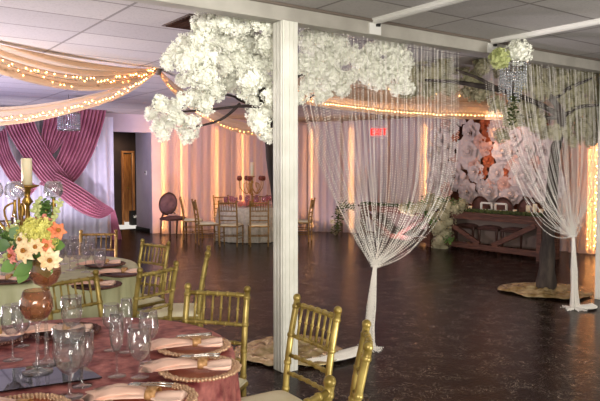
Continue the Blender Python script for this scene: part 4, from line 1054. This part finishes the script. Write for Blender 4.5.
flower(fp(50, 259, -.11), tocam + rgt * .3 - up * .15, .05, 8, 'peach', lab='peach open blossom low at the right')
flower(fp(57, 231, -.06), tocam + rgt * .8 + up * .4, .042, 6, 'orange', .26, lab='orange lily at the upper right')
flower(fp(13, 255, -.06), tocam - rgt * .8 - up * .1, .042, 6, 'pinkpetal', .28, lab='pink lily at the left')
flower(fp(36, 246, -.12), tocam - up * .1 + rgt * .1, .036, 7, 'peach', lab='small peach blossom in the middle')
flower(fp(46, 246, -.10), tocam + up * .3 + rgt * .4, .034, 6, 'orange', .3, lab='small orange blossom right of the middle')
flower(fp(22, 240, -.08), tocam + up * .3 - rgt * .5, .034, 7, 'peach', lab='small peach blossom at the upper left')
flower(fp(42, 222, .0), tocam + up * 1.0 + rgt * .2, .045, 6, 'pinkpetal', .26, lab='pink lily at the top')
rnd = random.Random(21)
m = MB()
for (x, y, r) in ((38, 236, .05), (28, 236, .04), (48, 240, .04), (34, 228, .035), (44, 229, .035)):
    c = fp(x, y, -.04); blob(m, c, r, rnd); petals_clump(m, c, r, 120, rnd, .013)
m.build('hydrangea', M['yellow'], bq, True, smooth=False)
def leaf(a, d, L, w_, nrm=None):
    a = Vector(a); d = Vector(d).normalized(); s = d.cross(Vector(nrm or (0, 0, 1))).normalized(); nn = s.cross(d)
    m = MB(); m.grid(lambda u, v: a + d * L * u + s * (v - .5) * 2 * w_ * sin(pi * min(1, .05 + .93 * u)) + nn * (-.5 * L * u * u * .5 + .15 * w_ * abs(v - .5)), 8, 4); m.build('leaf', M['leaf'], bq, True)
for (x, y, dx_, dz_, L) in ((34, 262, -.8, -.5, .1), (38, 260, .5, -.8, .07), (16, 262, -.9, -.5, .07), (28, 266, -.5, -.9, .08), (52, 246, .9, .1, .06), (10, 246, -1, .2, .06), (20, 236, -.7, .6, .05), (46, 266, .2, -1, .05)):
    leaf(fp(x, y, -.04), rgt * dx_ + up * dz_ + tocam * .4, L, .028, tuple(tocam + up * .3))
def sprig(pts, n, mname='lime'):
    m = MB(); q = smoothpts(pts, 10); m.tube(q, .002, 4)
    for i in range(n):
        p = q[int(i / n * 10)] + Vector((rnd.gauss(0, .009), rnd.gauss(0, .009), rnd.gauss(0, .01))); m.ball(p, rnd.uniform(.006, .011), 6, 4, (1, 1, .8))
    m.build('green_sprig', M[mname], bq, True, smooth=False)
sprig([fp(40, 226), fp(37, 214), fp(36, 205), fp(39, 198)], 30); sprig([fp(54, 232), fp(55, 216), fp(59, 207), fp(60, 199)], 36); sprig([fp(20, 240), fp(14, 232), fp(12, 226), fp(18, 222)], 26); sprig([fp(12, 246), fp(8, 250), fp(6, 258), fp(5, 262)], 22)
m = MB()
for (x, y) in ((30, 250), (40, 252), (34, 262), (44, 246), (24, 242)): m.ball(fp(x, y, .01), .045, 8, 6)
m.build('foliage_core', M['leaf'], bq, True)
tag(bq, 'bouquet of peach, yellow and orange flowers on the tall stemmed vase', 'flower arrangement')

# ------------------------------------------------------------ candelabras
def candelabra(p, zt, R_, arms, label, cupmat, rot=0, sc=1):
    o = empty('candelabra', tuple(p)); x, y, z = p
    m = MB(); m.lathe([(0, 0), (.1 * sc, 0), (.1 * sc, .01), (.05 * sc, .03), (.02 * sc, .06), (.028 * sc, .1), (.014 * sc, .13), (.012 * sc, zt * .35), (.03 * sc, zt * .4), (.012 * sc, zt * .45), (.012 * sc, zt * .75), (.03 * sc, zt * .8), (.014 * sc, zt * .86), (.02 * sc, zt - .03), (.06 * sc, zt - .01), (.06 * sc, zt), (0, zt)], p, 18); m.build('stem', M['candgold'], o, True)
    for k in range(arms):
        a = rot + 2 * pi * k / arms; d = Vector((cos(a), sin(a), 0)); b = Vector((x, y, z))
        q = smoothpts([b + Vector((0, 0, zt * .62)), b + d * R_ * .45 + Vector((0, 0, zt * .42)), b + d * R_ * .95 + Vector((0, 0, zt * .62)), b + d * R_ + Vector((0, 0, zt * .84))], 16); m = MB(); m.tube(q, .008 * sc, 6)
        q2 = smoothpts([b + d * R_ * .5 + Vector((0, 0, zt * .43)), b + d * R_ * .7 + Vector((0, 0, zt * .7)), b + d * R_ * .4 + Vector((0, 0, zt * .78)), b + d * R_ * .45 + Vector((0, 0, zt * .62))], 12); m.tube(q2, .006 * sc, 5)
        am = m.build('arm', M['candgold'], o, True)
        c = b + d * R_ + Vector((0, 0, zt * .84)); prof = [(.01, 0), (.035, .008), (.05, .035), (.046, .065), (.036, .085)]
        m = MB(); m.lathe([(r * sc, h * sc) for r, h in prof] + [((r - .004) * sc, (h + .003) * sc) for r, h in reversed(prof[1:])], c, 18); m.build('glass_cup', cupmat, o, True).parent = am
        m = MB()
        for j in range(5): m.ball(c - Vector((0, 0, (.03 + j * .022) * sc)), .007 * sc, 6, 4)
        m.build('crystal_drop', M['crystal'], o, True).parent = am
    return tag(o, label, 'candelabra')
cb = Vector((T2.x, T2.y, TOP)); cpt = P(27, 185, 5.5)
cb = Vector((cpt.x, cpt.y, TOP)); zt2 = cpt.z - TOP
candelabra(cb, zt2, .26, 5, 'antique gold candelabra with clear cups on the sage table', M['glass'], rot=.35, sc=1.6)
def pillar(p, r, h, label):
    o = empty('pillar_candle', tuple(p)); MB().lathe([(0, 0), (r, 0), (r, h - .006), (r * .92, h), (r * .6, h - .006), (0, h - .01)], p, 22).build('wax_body', M['wax'], o, True)
    MB().tube([p + Vector((0, 0, h - .012)), p + Vector((.002, 0, h + .012))], .002, 5).build('wick', M['black'], o, True); return tag(o, label, 'candle')
pillar(Vector((cb.x, cb.y, TOP + zt2 + .001)), .043, .225, 'thick ivory pillar candle on top of the near gold candelabra')
# green flower sprays on the near candelabra
ag = empty('green_spray', (cb.x, cb.y, TOP + zt2 * .6)); m = MB()
for (x, y) in ((6, 236), (14, 238), (44, 214), (50, 222), (10, 244), (46, 206)): foliage(m, P(x, y, 5.45), (.05, .05, .06), 60, rnd, .03)
m.build('leaves', M['leaf'], ag, True, smooth=False); tag(ag, 'small green leaf sprays woven into the near gold candelabra', 'greenery')
cd3 = P(252, 176, 14.1); c3 = Vector((cd3.x, cd3.y, TOP)); z3 = cd3.z - TOP
M['redglass'] = thin_glass('amber_red_glass', '#e0a888', .3, .4, '#b0582c')
candelabra(c3, z3, .27, 5, 'gold candelabra with amber cups on the far round table', M['redglass'], rot=.2, sc=1.25)
pillar(Vector((c3.x, c3.y, TOP + z3 + .001)), .04, .3, 'slim white candle on top of the far candelabra')
m = MB(); 
for k in range(26):
    a = rnd.uniform(0, 2 * pi); r = rnd.uniform(.05, .3); petals_clump(m, Vector((T3.x + r * cos(a), T3.y + r * sin(a), TOP + .05)), .05, 26, rnd, .02)
tag(m.build('flower_ring', M['pinkpetal'], smooth=False), 'low ring of pink flowers around the far candelabra', 'flowers', kind='stuff')
